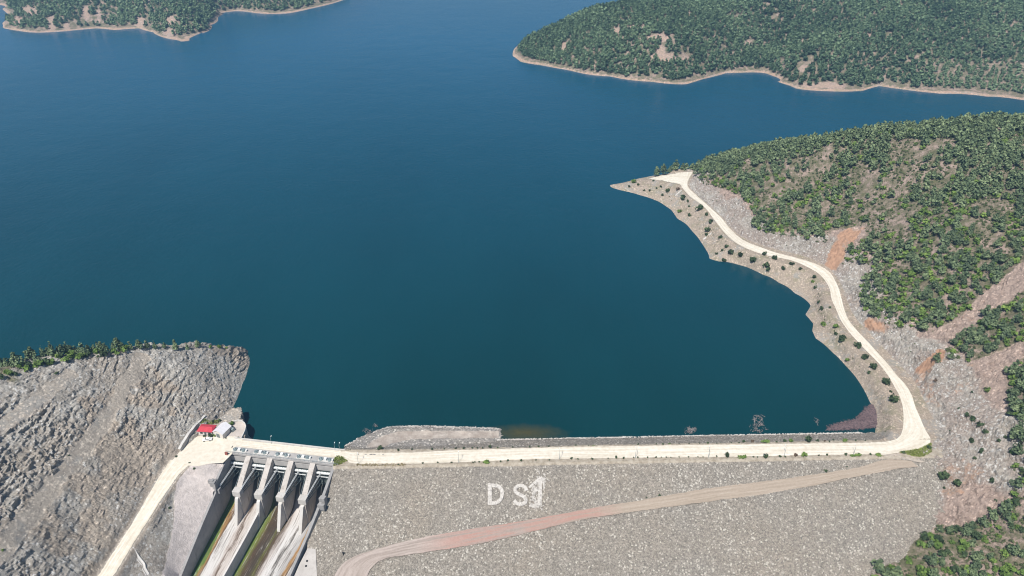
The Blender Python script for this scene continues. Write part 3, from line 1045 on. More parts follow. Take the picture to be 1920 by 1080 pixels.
wv = q.math('ADD', q.noise(.35, 5, .6, q.scaled(q.co, (1, .7, 1), (0, 0, .5))), q.math('MULTIPLY', q.noise(.03, 4), 2.0))
nt.links.new(q.bump(wv, .65, .5), b.inputs['Normal'])
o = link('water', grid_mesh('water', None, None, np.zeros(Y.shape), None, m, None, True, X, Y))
tag(o, kind='structure')
# ------------------------------------------------------------------ roads
def road_material():
    m, nt, b = new_mat('road_gravel')
    q = NB(nt)
    uv = nt.nodes.new('ShaderNodeTexCoord').outputs['UV']
    lanes = q.noise(1, 3, .6, q.scaled(uv, (8, .03, 1)))
    c = q.ramp(q.math('ADD', q.math('MULTIPLY', lanes, .6), q.math('MULTIPLY', q.noise(.5, 5, .65), .4)), [(.38, (.56, .495, .395)), (.5, (.66, .605, .51)), (.62, (.76, .715, .63))])
    nt.links.new(c, b.inputs['Base Color'])
    nt.links.new(q.bump(q.noise(2.2, 4, .6), .3, .08), b.inputs['Normal'])
    return m


M_ROAD = road_material()


def Z6(l, z=6.0):
    return [W(a, b_, z) for a, b_ in l]


o = ribbon('road', Z6([(635.5, 844.6), (660, 847), (685, 848.8), (778, 848.3), (857, 844.4), (1050, 839), (1365, 833.5), (1598, 830.7), (1661, 829)]),
           Z6([(635.5, 855.5), (650, 861.5), (667, 869.6), (778, 869.2), (857, 866.7), (1050, 860.5), (1365, 856.5), (1598, 852.3), (1661, 852.4)]), 300, M_ROAD, 7, .22, .05)
tag(o, kind='structure')
o = ribbon('road', RLw[:-1] + [RLw[-1]], RRw[:-1] + [RRw[-1]], 260, M_ROAD, 7, .25, .06)
tag(o, kind='structure')
o = ribbon('road', [W(*p) for p in LR_LEFT[2:]], [W(*p) for p in LR_RIGHT[2:]], 120, M_ROAD, 7, .25, .10)
tag(o, kind='structure')
o = ribbon('road', [L(0 + k, -9.3, 5.955) for k in (-3, 8, 20, 32, 44, 52.3)], [L(0 + k, -4.75, 5.955) for k in (-3, 8, 20, 32, 44, 52.3)], 60, M_ROAD, 5, .03, 0)
tag(o, kind='structure')
mb = MB()
pl = Z6([(336, 848), (352, 829), (371, 818), (400, 818.5), (440, 818), (455, 824.5), (449, 829), (444, 834), (434, 852), (428, 858), (418, 868), (404, 868.5), (395, 869), (372, 874), (354, 873), (322, 864)], 5.99)
mb.add(pl, [tuple(range(len(pl)))])
o = mb.build('plaza', M_ROAD)
tag(o, kind='structure')
M_VERGE = simple_mat('verge_dirt', (.38, .33, .28), .95, .25, .8)
# grade spilling off the crest corner towards the dam track
o = ribbon('path', [W(1655, 853.5, 5.95), W(1690, 860, 5.3), W(1726, 868, 4.6)], [W(1685, 850.5, 5.97), W(1706, 858, 5.4), W(1735, 866, 4.7)], 30, M_VERGE, 5, .25, .12)
tag(o, kind='structure')

hpad = lambda x, y: hill_xy(x, y, True)
o = ribbon('path', [on_surface(px, py, hill_base) for px, py in [(1216, 335), (1240, 329.5), (1262, 327), (1288, 324)]], [on_surface(px, py, hill_base) for px, py in [(1224, 337), (1246, 339), (1264, 345), (1279, 350)]], 40, M_ROAD, 9, .5, .35, hpad)
tag(o, kind='structure')

# ------------------------------------------------------------------ spillway
def concrete_mat(name, lo, hi, stain=(.25, .22, .19), amount=.5):
    m, nt, b = new_mat(name)
    q = NB(nt)
    c = q.ramp(q.noise(.25, 6, .65), [(.3, lo), (.7, hi)])
    st = q.noise(.7, 5, .7, q.scaled(q.co, (1, 1, .15)))
    c = q.mix(q.math('MULTIPLY', q.rng(st, .52, .72), amount), c, stain)
    nt.links.new(c, b.inputs['Base Color'])
    nt.links.new(q.bump(q.noise(3, 4), .2, .05), b.inputs['Normal'])
    b.inputs['Roughness'].default_value = .9
    return m


M_CONC = concrete_mat('grey_concrete', (.38, .355, .335), (.50, .47, .445))
M_CONC_P = concrete_mat('pale_concrete', (.50, .475, .45), (.62, .60, .575), (.36, .32, .29), .35)
M_CONC_B = concrete_mat('block_concrete', (.44, .42, .395), (.56, .535, .51), (.30, .26, .23), .6)
M_WALL = concrete_mat('shaded_wall_concrete', (.25, .245, .245), (.34, .33, .325), (.16, .15, .14), .6)  # darker copy of the concrete, deepening the shade of the side walls
M_DECK = concrete_mat('deck_concrete', (.33, .32, .31), (.46, .44, .425))
M_PIER = concrete_mat('pier_concrete', (.42, .385, .355), (.54, .50, .47), (.22, .18, .15), .75)
M_WHITE = simple_mat('white_paint', (.72, .73, .72), .5, .08, .8)
M_STEEL = simple_mat('grey_steel', (.16, .19, .20), .45, .25, .7, .3)
M_SKIN = simple_mat('gate_steel', (.13, .155, .155), .5, .35, .5, .2)
M_DARK = simple_mat('dark_metal', (.035, .035, .04), .5, .2)
M_DRUM = simple_mat('drum_steel', (.30, .36, .37), .45, .2, .9, .3)


def floor_z(s):
    return np.interp(s, [-12, -6, -2, -.5, .8, 2.5, 4.5, 6.5, 8.5, 11, 60, 130], [-12, -10, -7.6, -7.2, -7.3, -8.8, -11.6, -14, -15.4, -16.1, -23.1, -45])


sp_loc = L(25, 5, 0)
spill = empty('spillway', sp_loc, 'concrete spillway with five gate bays and a stained chute beside the dam', 'spillway')
SPI = Matrix.Translation(-Vector(sp_loc))


def part(o, parent, loc):
    o.parent = parent
    o.matrix_parent_inverse = Matrix.Translation(-Vector(loc))
    return o


def loft(mb, secs):
    n = len(secs[0])
    vs = [p for s in secs for p in s]
    fs = []
    for i in range(len(secs) - 1):
        for j in range(n):
            a, b_ = i * n + j, i * n + (j + 1) % n
            fs.append((a, b_, b_ + n, a + n))
    fs += [tuple(range(n)), tuple(range(len(vs) - 1, len(vs) - n - 1, -1))]
    mb.add(vs, fs)


def wall_secs(r0, r1, ss, top):
    out = []
    for s in ss:
        t = float(np.interp(s, [a for a, _ in top], [b_ for _, b_ in top]))
        bz = float(floor_z(s)) - 2
        out.append([L(r0, s, bz), L(r1, s, bz), L(r1, s, t), L(r0, s, t)])
    return out


mb = MB()
TOPL = [(-10, 5.85), (0, 5.85), (13.2, 1.9), (15.5, 1.6), (16.2, -2.6), (19, -3.6), (30, -7.2), (51, -15.0), (70, -23.5), (130, -46)]
loft(mb, wall_secs(-1.15, .0, [-10, -6, 0, 6, 13.2, 15.5, 16.2, 19, 24, 30, 40, 51, 70, 130], TOPL))
mb.box(-2.6, -.2, 12.8, 15.6, -3.5, 2.5, L)
mb.box(-3.6, -1.2, 13.6, 14.9, -1.5, 2.9, L)
mb.box(-.2, .95, 13.2, 15.2, -4.4, -1.9, L)
part(mb.build('side_wall', M_WALL, None, .06), spill, sp_loc)
mb = MB()
TOPR = [(-10, 5.85), (0, 5.85), (15, 2.1), (29.5, -6.6), (45, -14.2), (60, -21.6), (130, -56)]
loft(mb, wall_secs(50.0, 51.3, [-10, -4, 0, 5, 10, 15, 20, 25, 29.5, 37, 45, 60, 130], TOPR))
mb.box(48.9, 50.1, 13.0, 15.4, -4.6, -2.0, L)
mb.box(50.0, 52.6, 15.4, 17.4, -2, 2.9, L)
mb.box(50.4, 53.4, 18.4, 19.6, -2, 1.2, L)
part(mb.build('side_wall', M_WALL, None, .06), spill, sp_loc)
PIER_R = [9.1, 19.6, 29.9, 40.3]
for k, rc in enumerate(PIER_R):
    mb = MB()
    prof = [(-9.3, -13), (-9.3, 5.15), (-.65, 5.15), (-.65, 5.6), (12.4, -1.95), (15.2, -4.2), (15.2, -19)]
    mb.extr(prof, rc - 1.25, rc + 1.25, L)
    pier = part(mb.build('pier', M_PIER, None, .05), spill, sp_loc)
    mb = MB()
    mb.box(rc - 1.85, rc + 1.85, 12.2, 15.4, -4.6, -1.7, L)
    part(mb.build('trunnion_block', M_CONC_B, None, .08), pier, (0, 0, 0))
    mb = MB()
    mb.extr([(15.2, -18.5), (15.2, -4.9), (16.2, -5.4), (21.5, -18.5)], rc - .75, rc + .75, L)
    part(mb.build('pier_tail', M_CONC_P, None, .05), pier, (0, 0, 0))
mb = MB()
loft(mb, wall_secs(19.15, 20.05, [15.3, 19, 24, 30, 40, 48, 60, 80, 130], [(15, -8.6), (19, -10.4), (30, -12.6), (48, -15.2), (60, -17.2), (80, -24), (130, -40)]))
part(mb.build('divider_wall', M_CONC_P), spill, sp_loc)
mb = MB()
mb.box(-2.2, 52.4, -9.9, -.5, 5.15, 5.9, L)
mb.box(-2.2, 52.4, -.5, -.3, 4.9, 5.95, L)
for k in range(6):
    a = [0] + PIER_R + [50]
for i in range(5):
    r0, r1 = ([0] + [p + 1.25 for p in PIER_R])[i], ([p - 1.25 for p in PIER_R] + [50])[i]
    for sg in (-8.5, -6.2, -3.8):
        mb.box(r0 + .02, r1 - .02, sg - .25, sg + .25, 4.3, 5.14, L)
deck = part(mb.build('bridge_deck', M_DECK, None), spill, sp_loc)
mb = MB()
mb.box(-2.2, 52.4, -9.95, -9.55, 5.91, 6.75, L)
part(mb.build('parapet', M_CONC_P), spill, sp_loc)
mb = MB()
for r in np.arange(-1.8, 52.3, 2.0):
    mb.tube(L(r, -.55, 5.9), L(r, -.55, 6.95), .05, n=5)
    if r + 2 < 52.3:
        for zz in (6.4, 6.95):
            mb.tube(L(r, -.55, zz), L(r + 2.0, -.55, zz), .04, n=5)
part(mb.build('railing', M_DRUM), spill, sp_loc)
for i in range(5):
    r0, r1 = ([0] + [p + 1.25 for p in PIER_R])[i], ([p - 1.25 for p in PIER_R] + [50])[i]
    mb = MB()
    mb.box(r0 + .01, r1 - .01, -1.15, -.55, 1.15, 4.05, L)
    part(mb.build('breast_wall', M_DECK, None, .04), spill, sp_loc)

# chute floor
rs = np.concatenate([np.arange(0, 50, .5), [50]])
ss = np.concatenate([np.arange(-9.5, 14, .5), np.arange(14, 130, 1.0)])
Rg, Sg = np.meshgrid(rs, ss)
nar = np.where(Sg < 15, 1.0, 1 - (Sg - 15) * .183 / 50)
Xf = SO[0] + SR[0] * Rg * nar + SA[0] * Sg
Yf = SO[1] + SR[1] * Rg * nar + SA[1] * Sg
Zf = floor_z(Sg)
Zf = Zf + np.where(Sg > 12, .10 * fbm(Rg * .5, Sg * .05, 141, 3), 0)
ny, nx = Xf.shape
I = np.arange(nx * ny).reshape(ny, nx)
F = np.stack([I[:-1, :-1], I[1:, :-1], I[1:, 1:], I[:-1, 1:]], -1).reshape(-1, 4)
m, nt, b = new_mat('chute_floor')
q = NB(nt)
uvn = nt.nodes.new('ShaderNodeTexCoord').outputs['UV']
ux = q.xyz(uvn)
wob = q.math('MULTIPLY', q.math('SUBTRACT', q.noise(1, 5, .65, q.scaled(uvn, (.35, .045, 1))), .5), 7.0)
u = q.math('ADD', ux[0], wob)
streak = q.noise(1, 6, .72, q.scaled(uvn, (1.6, .05, 1)))
streak2 = q.noise(1, 5, .7, q.scaled(uvn, (.8, .025, 1)))
white, pink, brown, dark, green, olive, ochre, greyc = (.56, .54, .525), (.46, .41, .38), (.085, .05, .028), (.055, .045, .035), (.10, .16, .035), (.16, .17, .03), (.33, .19, .075), (.36, .35, .345)


def U(x):
    return x / 50


base = q.ramp(q.math('DIVIDE', u, 50.0), [(U(0), green), (U(2.4), green), (U(3.2), ochre), (U(4.6), brown), (U(5.2), white), (U(9.5), white), (U(10.6), pink), (U(12), brown), (U(12.6), pink), (U(19), white),
                                           (U(19.8), green), (U(22.8), olive), (U(24.5), brown), (U(28), dark), (U(29.5), olive), (U(31), brown), (U(32.6), pink), (U(35), white), (U(37), white), (U(38), dark), (U(39), white), (U(42.3), greyc), (U(43.2), ochre), (U(44.6), brown), (U(45.6), white), (U(50), pink)])
c = q.mix(q.math('MULTIPLY', q.rng(streak, .53, .60), .8), base, (.09, .065, .045))
c = q.mix(q.math('MULTIPLY', q.rng(streak2, .56, .68), .65), c, (.58, .56, .55))
c = q.mix(q.math('MULTIPLY', q.rng(q.noise(1, 5, .7, q.scaled(uvn, (2.5, .12, 1))), .58, .64), .6), c, (.70, .69, .68))
near_gate = q.rng(ux[1], 9, 3)  # floor turns darker towards the gate sill
zoneb = q.math('MULTIPLY', q.rng(u, 21, 24), q.rng(u, 33, 30, 0, 1))
fine_s = q.noise(1, 6, .75, q.scaled(uvn, (3.2, .07, 1)))
c = q.mix(q.math('MULTIPLY', zoneb, q.rng(fine_s, .44, .56)), c, (.045, .035, .025))
c = q.mix(q.math('MULTIPLY', q.rng(fine_s, .57, .63), .55), c, (.16, .115, .075))
c = q.mix(near_gate, c, (.10, .095, .085))
nt.links.new(c, b.inputs['Base Color'])
b.inputs['Roughness'].default_value = .75
o = link('chute_floor', mesh_from_np('chute_floor', np.stack([Xf, Yf, Zf], -1).reshape(-1, 3), F, m, True, None, np.stack([Rg, Sg], -1).reshape(-1, 2)))
part(o, spill, sp_loc)

# radial gates and their hoists
GATE_WORD = ['first', 'second', 'third', 'fourth', 'fifth']
for i in range(5):
    r0, r1 = ([0] + [p + 1.25 for p in PIER_R])[i] + .05, ([p - 1.25 for p in PIER_R] + [50])[i] - .05
    rc = (r0 + r1) / 2
    loc = L(rc, 0, -7.2)
    g = empty('radial_gate', loc, f'grey steel gate with white arms in the {GATE_WORD[i]} spillway bay from the red-roofed house', 'gate', 'spillway gates')
    mb = MB()
    Rg_ = 14.0
    zt, st = -3.4, 13.2
    prof = []
    for z in np.linspace(-7.25, 1.3, 9):
        prof.append((st - math.sqrt(Rg_ ** 2 - (z - zt) ** 2), z))
    poly = [(s + .0, z) for s, z in prof] + [(s + .25, z) for s, z in prof[::-1]]
    mb.extr(poly, r0, r1, L)
    for z in (-5.6, -3.6, -1.8, -.3):
        s = st - math.sqrt(Rg_ ** 2 - (z - zt) ** 2)
        mb.box(r0 + .1, r1 - .1, s + .25, s + .75, z - .18, z + .18, L)
    for f in np.linspace(.1, .9, 6):
        r = r0 + (r1 - r0) * f
        mb.extr([(s + .25, z) for s, z in prof] + [(s + .55, z) for s, z in prof[::-1]], r - .08, r + .08, L)
    part(mb.build('skin_plate', M_SKIN), g, loc)
    mb = MB()
    mb.box(r0 + .1, r1 - .1, .15, 1.15, .55, 1.15, L)
    mb.box(r0 + .1, r1 - .1, 1.6, 1.85, -.6, -.3, L)
    part(mb.build('walkway_beam', M_WHITE), g, loc)
    for sd in (0, 1):
        ra = r0 + .45 if sd == 0 else r1 - .45
        rb = r0 + 2.0 if sd == 0 else r1 - 2.0
        arm = MB()
        for z in (.2, -2.6, -5.6):
            s = st - math.sqrt(Rg_ ** 2 - (z - zt) ** 2) + .5
            arm.tube(L(ra, st - .2, zt + .35 * (z + 3)), L(rb, s, z), .2, .18, 6)
        for f in (.3, .55, .8):
            pts = []
            for z in (.2, -5.6):
                s = st - math.sqrt(Rg_ ** 2 - (z - zt) ** 2) + .5
                p0, p1 = Vector(L(ra, st - .2, zt + .35 * (z + 3))), Vector(L(rb, s, z))
                pts.append(p0.lerp(p1, f))
            arm.tube(pts[0], pts[1], .12, n=5)
        part(arm.build('arm', M_STEEL), g, loc)
        if sd == 0:
            arm = MB()
            s = st - math.sqrt(Rg_ ** 2 - (.6 - zt) ** 2)
            arm.tube(L(r0 + .35, st - .1, zt + 1.7), L(r0 + 2.4, 1.0, .75), .24, .2, 6)
            arm.tube(L(r0 + .35, st - .1, zt + 2.3), L(r0 + 2.4, 1.0, 1.5), .08, n=5)
            part(arm.build('hoist_cylinder', M_WHITE), g, loc)
    hl = L(rc, -2.6, 5.9)
    h = empty('gate_hoist', hl, f'gate hoist with two round drums above the {GATE_WORD[i]} gate from the house', 'hoist', 'gate hoists along the spillway deck')
    mb = MB()
    mb.box(rc - 3.4, rc + 3.4, -3.7, -1.3, 5.92, 6.15, L)
    part(mb.build('base_frame', M_CONC_P), h, hl)
    for dr in (-2.2, 1.9):
        mb = MB()
        a = Vector(L(rc + dr, -2.5, 6.15))
        mb.tube(a, a + Vector((0, 0, .75)), .95, .95, 16)
        mb.tube(a + Vector((0, 0, .75)), a + Vector((0, 0, 1.0)), .4, .35, 10)
        d_ = part(mb.build('drum', M_DRUM, None, .05), h, hl)
        mb = MB()
        mb.tube(a + Vector((0, 0, .76)), a + Vector((0, 0, .80)), .72, .72, 14)
        part(mb.build('drum_cover', M_STEEL), d_, (0, 0, 0))
    mb = MB()
    mb.box(rc - .75, rc + .55, -3.2, -1.9, 6.15, 7.2, L)
    part(mb.build('motor_box', M_WHITE, None, .06), h, hl)
    mb = MB()
    mb.box(rc + 2.9, rc + 3.6, -3.0, -2.2, 6.15, 6.9, L)
    part(mb.build('control_box', M_WHITE, None, .06), h, hl)
    mb = MB()
    mb.tube(L(rc - 1.3, -2.5, 6.5), L(rc + 1.0, -2.5, 6.5), .14, n=6)
    part(mb.build('drive_shaft', M_STEEL), h, hl)

# ------------------------------------------------------------------ buildings by the spillway
LZ = 5.99


def local_frame(px, py, z, ang):
    x0, y0, _ = W(px, py, z)
    c, s = math.cos(ang), math.sin(ang)
    return (lambda a, b_, zz: (x0 + a * c - b_ * s, y0 + a * s + b_ * c, z + zz)), (x0, y0, z)


M_RED = simple_mat('red_roof_paint', (.50, .055, .075), .6, .12, .8)
M_WALLW = simple_mat('house_plaster', (.62, .58, .54), .85, .08, .8)
M_LAV = simple_mat('white_sheet_roof', (.68, .67, .70), .5, .08, .5)
M_GLASS = simple_mat('dark_window', (.03, .04, .05), .2, .2)
T, loc = local_frame(389.5, 811, LZ, math.radians(-5))
h = empty('guard_house', loc, 'small house with a red roof beside the rock slope by the bridge', 'house')
mb = MB()
mb.box(-3.4, 3.4, -2.0, 2.2, -.3, 2.6, T)
part(mb.build('wall', M_WALLW), h, loc)
mb = MB()
mb.add([T(-3.9, -2.5, 2.55), T(3.9, -2.5, 2.55), T(3.9, 2.7, 2.55), T(-3.9, 2.7, 2.55), T(-2.6, .1, 3.7), T(2.8, .1, 3.7), T(-3.9, -2.5, 2.68), T(3.9, -2.5, 2.68), T(3.9, 2.7, 2.68), T(-3.9, 2.7, 2.68)],
       [(3, 2, 1, 0), (0, 1, 7, 6), (1, 2, 8, 7), (2, 3, 9, 8), (3, 0, 6, 9), (6, 7, 5, 4), (7, 8, 5), (8, 9, 4, 5), (9, 6, 4)])
part(mb.build('roof', M_RED), h, loc)
mb = MB()
mb.box(-.5, .4, -2.06, -1.98, 0, 2.0, T)
part(mb.build('door', M_STEEL), h, loc)
for a in (-2.5, 1.4):
    mb = MB()
    mb.box(a, a + 1.2, -2.06, -1.98, .9, 1.9, T)
    part(mb.build('window', M_GLASS), h, loc)
T, loc = local_frame(418, 813, LZ, math.radians(-20))
h = empty('equipment_shed', loc, 'white gabled shed between the red-roofed house and the lake', 'shed')
mb = MB()
mb.box(-2.7, 2.7, -3.0, 3.2, -.3, 2.9, T)
mb.add([T(-2.7, -3.0, 2.9), T(2.7, -3.0, 2.9), T(0, -3.0, 4.4), T(-2.7, -2.8, 2.9), T(2.7, -2.8, 2.9), T(0, -2.8, 4.4)], [(0, 1, 2), (5, 4, 3), (0, 3, 4, 1), (1, 4, 5, 2), (2, 5, 3, 0)])
part(mb.build('wall', M_WALLW), h, loc)
mb = MB()
for sg in (-1, 1):
    q4 = [T(sg * 3.0, -3.3, 2.78), T(sg * 3.0, 3.5, 2.78), T(0, 3.5, 4.5), T(0, -3.3, 4.5)]
    q8 = q4 + [(p[0], p[1], p[2] + .14) for p in q4]
    mb.add(q8, [(3, 2, 1, 0), (4, 5, 6, 7), (0, 1, 5, 4), (1, 2, 6, 5), (3, 0, 4, 7)])
part(mb.build('roof', M_LAV), h, loc)
mb = MB()
mb.box(-1.0, .8, -3.07, -2.99, 0, 2.3, T)
part(mb.build('door', M_STEEL), h, loc)

# rounded quay
QP = Z6([(424, 820), (428, 808), (432, 797), (438, 791), (446, 789), (454, 790), (460, 795), (462, 801), (460, 809), (457, 816), (453.5, 823), (440, 823)], 0)
mb = MB()
n = len(QP)
QP6 = [(p[0], p[1], 5.93) for p in Z6([(424, 820), (428, 808), (432, 797), (438, 791), (446, 789), (454, 790), (460, 795), (462, 801), (460, 809), (457, 816), (453.5, 823), (440, 823)], 6)]
low = [(p[0], p[1], -8) for p in QP6]
mb.add(low + QP6, [tuple(range(n - 1, -1, -1)), tuple(range(n, 2 * n))] + [(i, (i + 1) % n, (i + 1) % n + n, i + n) for i in range(n)])
quay = mb.build('quay', concrete_mat('quay_concrete', (.44, .39, .35), (.56, .50, .46)))
tag(quay, 'round-ended concrete quay jutting into the lake beside the white shed', 'quay')
mb = MB()
cx, cy = np.mean([p[0] for p in QP6]), np.mean([p[1] for p in QP6])
for i in range(2, n - 2):
    a, b_ = Vector(QP6[i]), Vector(QP6[i + 1])
    ia, ib = a.lerp(Vector((cx, cy, 5.93)), .09), b_.lerp(Vector((cx, cy, 5.93)), .09)
    mb.hexa([a, b_, ib, ia] + [p + Vector((0, 0, .9)) for p in (a, b_, ib, ia)])
part(mb.build('parapet', M_CONC_P), quay, (0, 0, 0))
T, loc = local_frame(436, 808, 5.94, math.radians(-25))
tr = empty('transformer', loc, 'grey electrical transformer with fins and poles on the quay by the white shed', 'transformer')
mb = MB()
mb.box(-.9, .9, -.7, .7, 0, 1.7, T)
part(mb.build('tank', M_DRUM, None, .05), tr, loc)
mb = MB()
for y0_, y1_ in ((.7, 1.1), (-1.1, -.7)):
    mb = MB()
    for k in range(6):
        mb.box(-.9 + k * .33, -.8 + k * .33, y0_, y1_, .3, 1.5, T)
    part(mb.build('radiator', M_STEEL), tr, loc)
mb = MB()
for k in range(3):
    mb.tube(T(-.6 + k * .6, 0, 1.7), T(-.6 + k * .6, 0, 2.4), .12, .06, 6)
part(mb.build('insulator', M_WHITE), tr, loc)

# retaining wall at the foot of the rock
a, b_ = W(338, 847, 5.9), W(386, 784, 5.9)
d_ = Vector((b_[0] - a[0], b_[1] - a[1], 0)).normalized()
nn = Vector((d_.y, -d_.x, 0))
rw = MB()
k = 9
secs = []
for i in range(k):
    p = Vector(a).lerp(Vector(b_), i / (k - 1))
    hh = 1.6 + 1.4 * math.sin(math.pi * min(1, i / (k - 1) * 1.1)) + .2 * (i % 2)
    secs.append([p - nn * .1 + Vector((0, 0, -1)), p + nn * .5 + Vector((0, 0, -1)), p + nn * .35 + Vector((0, 0, hh)), p - nn * .1 + Vector((0, 0, hh))])
loft(rw, secs)
o = rw.build('retaining_wall', M_CONC)
tag(o, 'grey retaining wall at the foot of the rock slope beside the red-roofed house', 'wall')
mb = MB()
loft(mb, [[s[3] - nn * .7 + Vector((0, 0, -.05)), s[2] + nn * .08 + Vector((0, 0, -.0)), s[2] + nn * .08 + Vector((0, 0, .22)), s[3] - nn * .7 + Vector((0, 0, .22))] for s in secs])
part(mb.build('coping', M_CONC_P), o, (0, 0, 0))

# parked white car
T, loc = local_frame(389, 825.5, 6.0, math.radians(8))
car = empty('parked_car', loc, 'white car parked on the pale gravel before the red-roofed house', 'car')
M_CARP = simple_mat('white_car_paint', (.75, .75, .74), .3, .03)
mb = MB()
mb.extr([(-2.15, .35), (-2.15, .85), (-1.5, .98), (-.95, 1.0), (1.6, 1.0), (2.15, .9), (2.2, .4)], -.85, .85, lambda r, s, z: T(s, r, z))
mb.extr([(-1.0, 1.0), (-.35, 1.48), (1.05, 1.5), (1.65, 1.0)], -.72, .72, lambda r, s, z: T(s, r, z))
part(mb.build('body', M_CARP, None, .08), car, loc)
mb = MB()
mb.extr([(-.93, 1.06), (-.4, 1.44), (-.36, 1.41), (-.86, 1.03)], -.66, .66, lambda r, s, z: T(s - .06, r, z + .02))
part(mb.build('windscreen', M_GLASS), car, loc)
for sg in (-1, 1):
    mb = MB()
    mb.extr([(-.75, 1.06), (-.3, 1.4), (.95, 1.42), (1.4, 1.06)], sg * .71 - .02, sg * .71 + .02, lambda r, s, z: T(s, r + sg * .03, z))
    part(mb.build('side_window', M_GLASS), car, loc)
for sx2 in (-1.35, 1.35):
    for sg in (-.82, .82):
        mb = MB()
        mb.tube(T(sx2, sg - .1, .33), T(sx2, sg + .1, .33), .33, .33, 12)
        part(mb.build('wheel', M_DARK), car, loc)
# reddish cabinet at the end of the deck
T, loc = local_frame(425, 852.5, 6.0, math.radians(-8))
mb = MB()
mb.box(-.6, .6, -.35, .35, 0, 1.3, T)
mb.box(-.7, .7, -.45, .45, 1.3, 1.42, T)
o = mb.build('electric_cabinet', simple_mat('rust_red', (.26, .09, .07), .7, .2), None, .03)
tag(o, 'reddish metal cabinet standing at the house end of the spillway deck', 'cabinet')

# ------------------------------------------------------------------ lamp posts, marker posts, drains, slab
def lamp(px, py, z, label, hgt=5.5, group='lamp posts along the crest road', toward=1):
    x, y, _ = W(px, py, z)
    e = empty('lamp_post', (x, y, z), label, 'lamp post', group)
    mb = MB()
    mb.tube((x, y, z - .3), (x, y, z + hgt), .10, .07, 6)
    part(mb.build('pole', M_DRUM), e, (x, y, z))
    mb = MB()
    mb.tube((x, y, z + hgt), (x, y + 1.2 * toward, z + hgt + .2), .05, n=5)
    part(mb.build('arm', M_DRUM), e, (x, y, z))
    mb = MB()
    mb.box(x - .14, x + .14, y + 1.0 * toward - (.0 if toward > 0 else .7), y + 1.0 * toward + (.7 if toward > 0 else 0), z + hgt + .12, z + hgt + .28)
    part(mb.build('lamp_head', M_WHITE), e, (x, y, z))


for k, (px, py) in enumerate([(672, 870.6), (860, 867.6), (1049, 861.3), (1191, 859.2), (1328, 857.8), (1470, 855.6), (1600, 853.6)]):
    lamp(px, py, 5.85, f'thin grey lamp post, {ordinal(k + 1)} from the spillway on the downstream edge of the crest road')
for px, py, lab in [(509, 831.5, 'thin pale lamp post on the lake side of the spillway bridge'), (628, 843.7, 'pale lamp post at the dam end of the bridge, nearer the spillway of two'), (637, 844.2, 'pale lamp post at the corner where the bridge meets the dam bank')]:
    lamp(px, py, 6.0, lab, 3.2, 'lamp posts on the lake side of the bridge', 1)


def gutter(pts, hf, w, label, lift=.25):
    P = resample([on_surface(a, b_, hf) for a, b_ in pts], 24)
    mb = MB()
    secs = []
    for i, p in enumerate(P):
        d = Vector(P[min(i + 1, 23)] - P[max(i - 1, 0)])
        d.z = 0
        d.normalize()
        nrm = Vector((-d.y, d.x, 0))
        p = Vector(p)
        prof = [(-w, -.8), (w, -.8), (w, lift), (w * .6, lift), (w * .5, lift * .2), (-w * .5, lift * .2), (-w * .6, lift), (-w, lift)]
        secs.append([p + nrm * a + Vector((0, 0, zz)) for a, zz in prof])
    loft(mb, secs)
    o = mb.build('drain_gutter', M_CONC_P)
    return tag(o, label, 'drain', 'concrete drain gutters')


hb = lambda x, y: hill_xy(x, y, True)
lb = lambda x, y: left_xy(x, y, True)
gutter([(1266, 367), (1278, 357)], hb, .45, 'short pale drain gutter on the bank near the tip of the spit')
gutter([(1319, 449), (1333, 438), (1346, 428)], hb, .6, 'longest pale drain gutter running from the road down to the lake')
gutter([(1440, 500), (1444, 483)], hb, .5, 'pale drain gutter on the bank where the road turns flat')
gutter([(1533, 544), (1550, 533)], hb, .55, 'pale drain gutter on the bank below the orange earth scar')
gutter([(247, 1028), (258, 1045), (268, 1058), (270, 1066), (277, 1078)], lb, .75, 'pale concrete drain gutter beside the road left of the chute')

SLAB = [(577, 1029), (592, 1030), (595, 1090), (548, 1090), (562, 1058)]
P = [on_surface(a, b_, dam) for a, b_ in SLAB]
mb = MB()
n = len(P)
mb.add([(p[0], p[1], p[2] - 1) for p in P] + [(p[0], p[1], p[2] + .35) for p in P], [tuple(range(n - 1, -1, -1)), tuple(range(n, 2 * n))] + [(i, (i + 1) % n, (i + 1) % n + n, i + n) for i in range(n)])
slab = mb.build('concrete_slab', M_CONC)
tag(slab, 'pale concrete slab with two dark manholes beside the chute wall', 'slab')
for px, py in [(576, 1053), (574, 1062.5)]:
    x, y, z = on_surface(px, py, dam)
    mb = MB()
    mb.tube((x, y, z + .2), (x, y, z + .62), .42, .42, 12)
    part(mb.build('manhole_cover', M_DARK), slab, (0, 0, 0))
x, y, z = on_surface(643.7, 1040, dam)
mb = MB()
mb.tube((x, y, z - .3), (x, y, z + 1.3), .32, .28, 8)
mb.tube((x, y, z + 1.3), (x, y, z + 1.5), .4, .34, 8)
tag(mb.build('bollard', M_DARK), 'black bollard on the dirt track at the foot of the dam face', 'bollard')

# ------------------------------------------------------------------ the letters on the dam face
def letter_material():
    m, nt, b = new_mat('whitewashed_stone')
    q = NB(nt)
    v = q.sep(q.voro(1.5))
    c = q.ramp(v[0], [(0, (.36, .335, .31)), (.3, (.47, .44, .41)), (1, (.57, .54, .505))])
    nt.links.new(c, b.inputs['Base Color'])
    nt.links.new(q.bump(v[1], .35, .2), b.inputs['Normal'])
    return m


M_LET = letter_material()
NRM = Vector((0, -1 / 1.9, 1)).normalized()


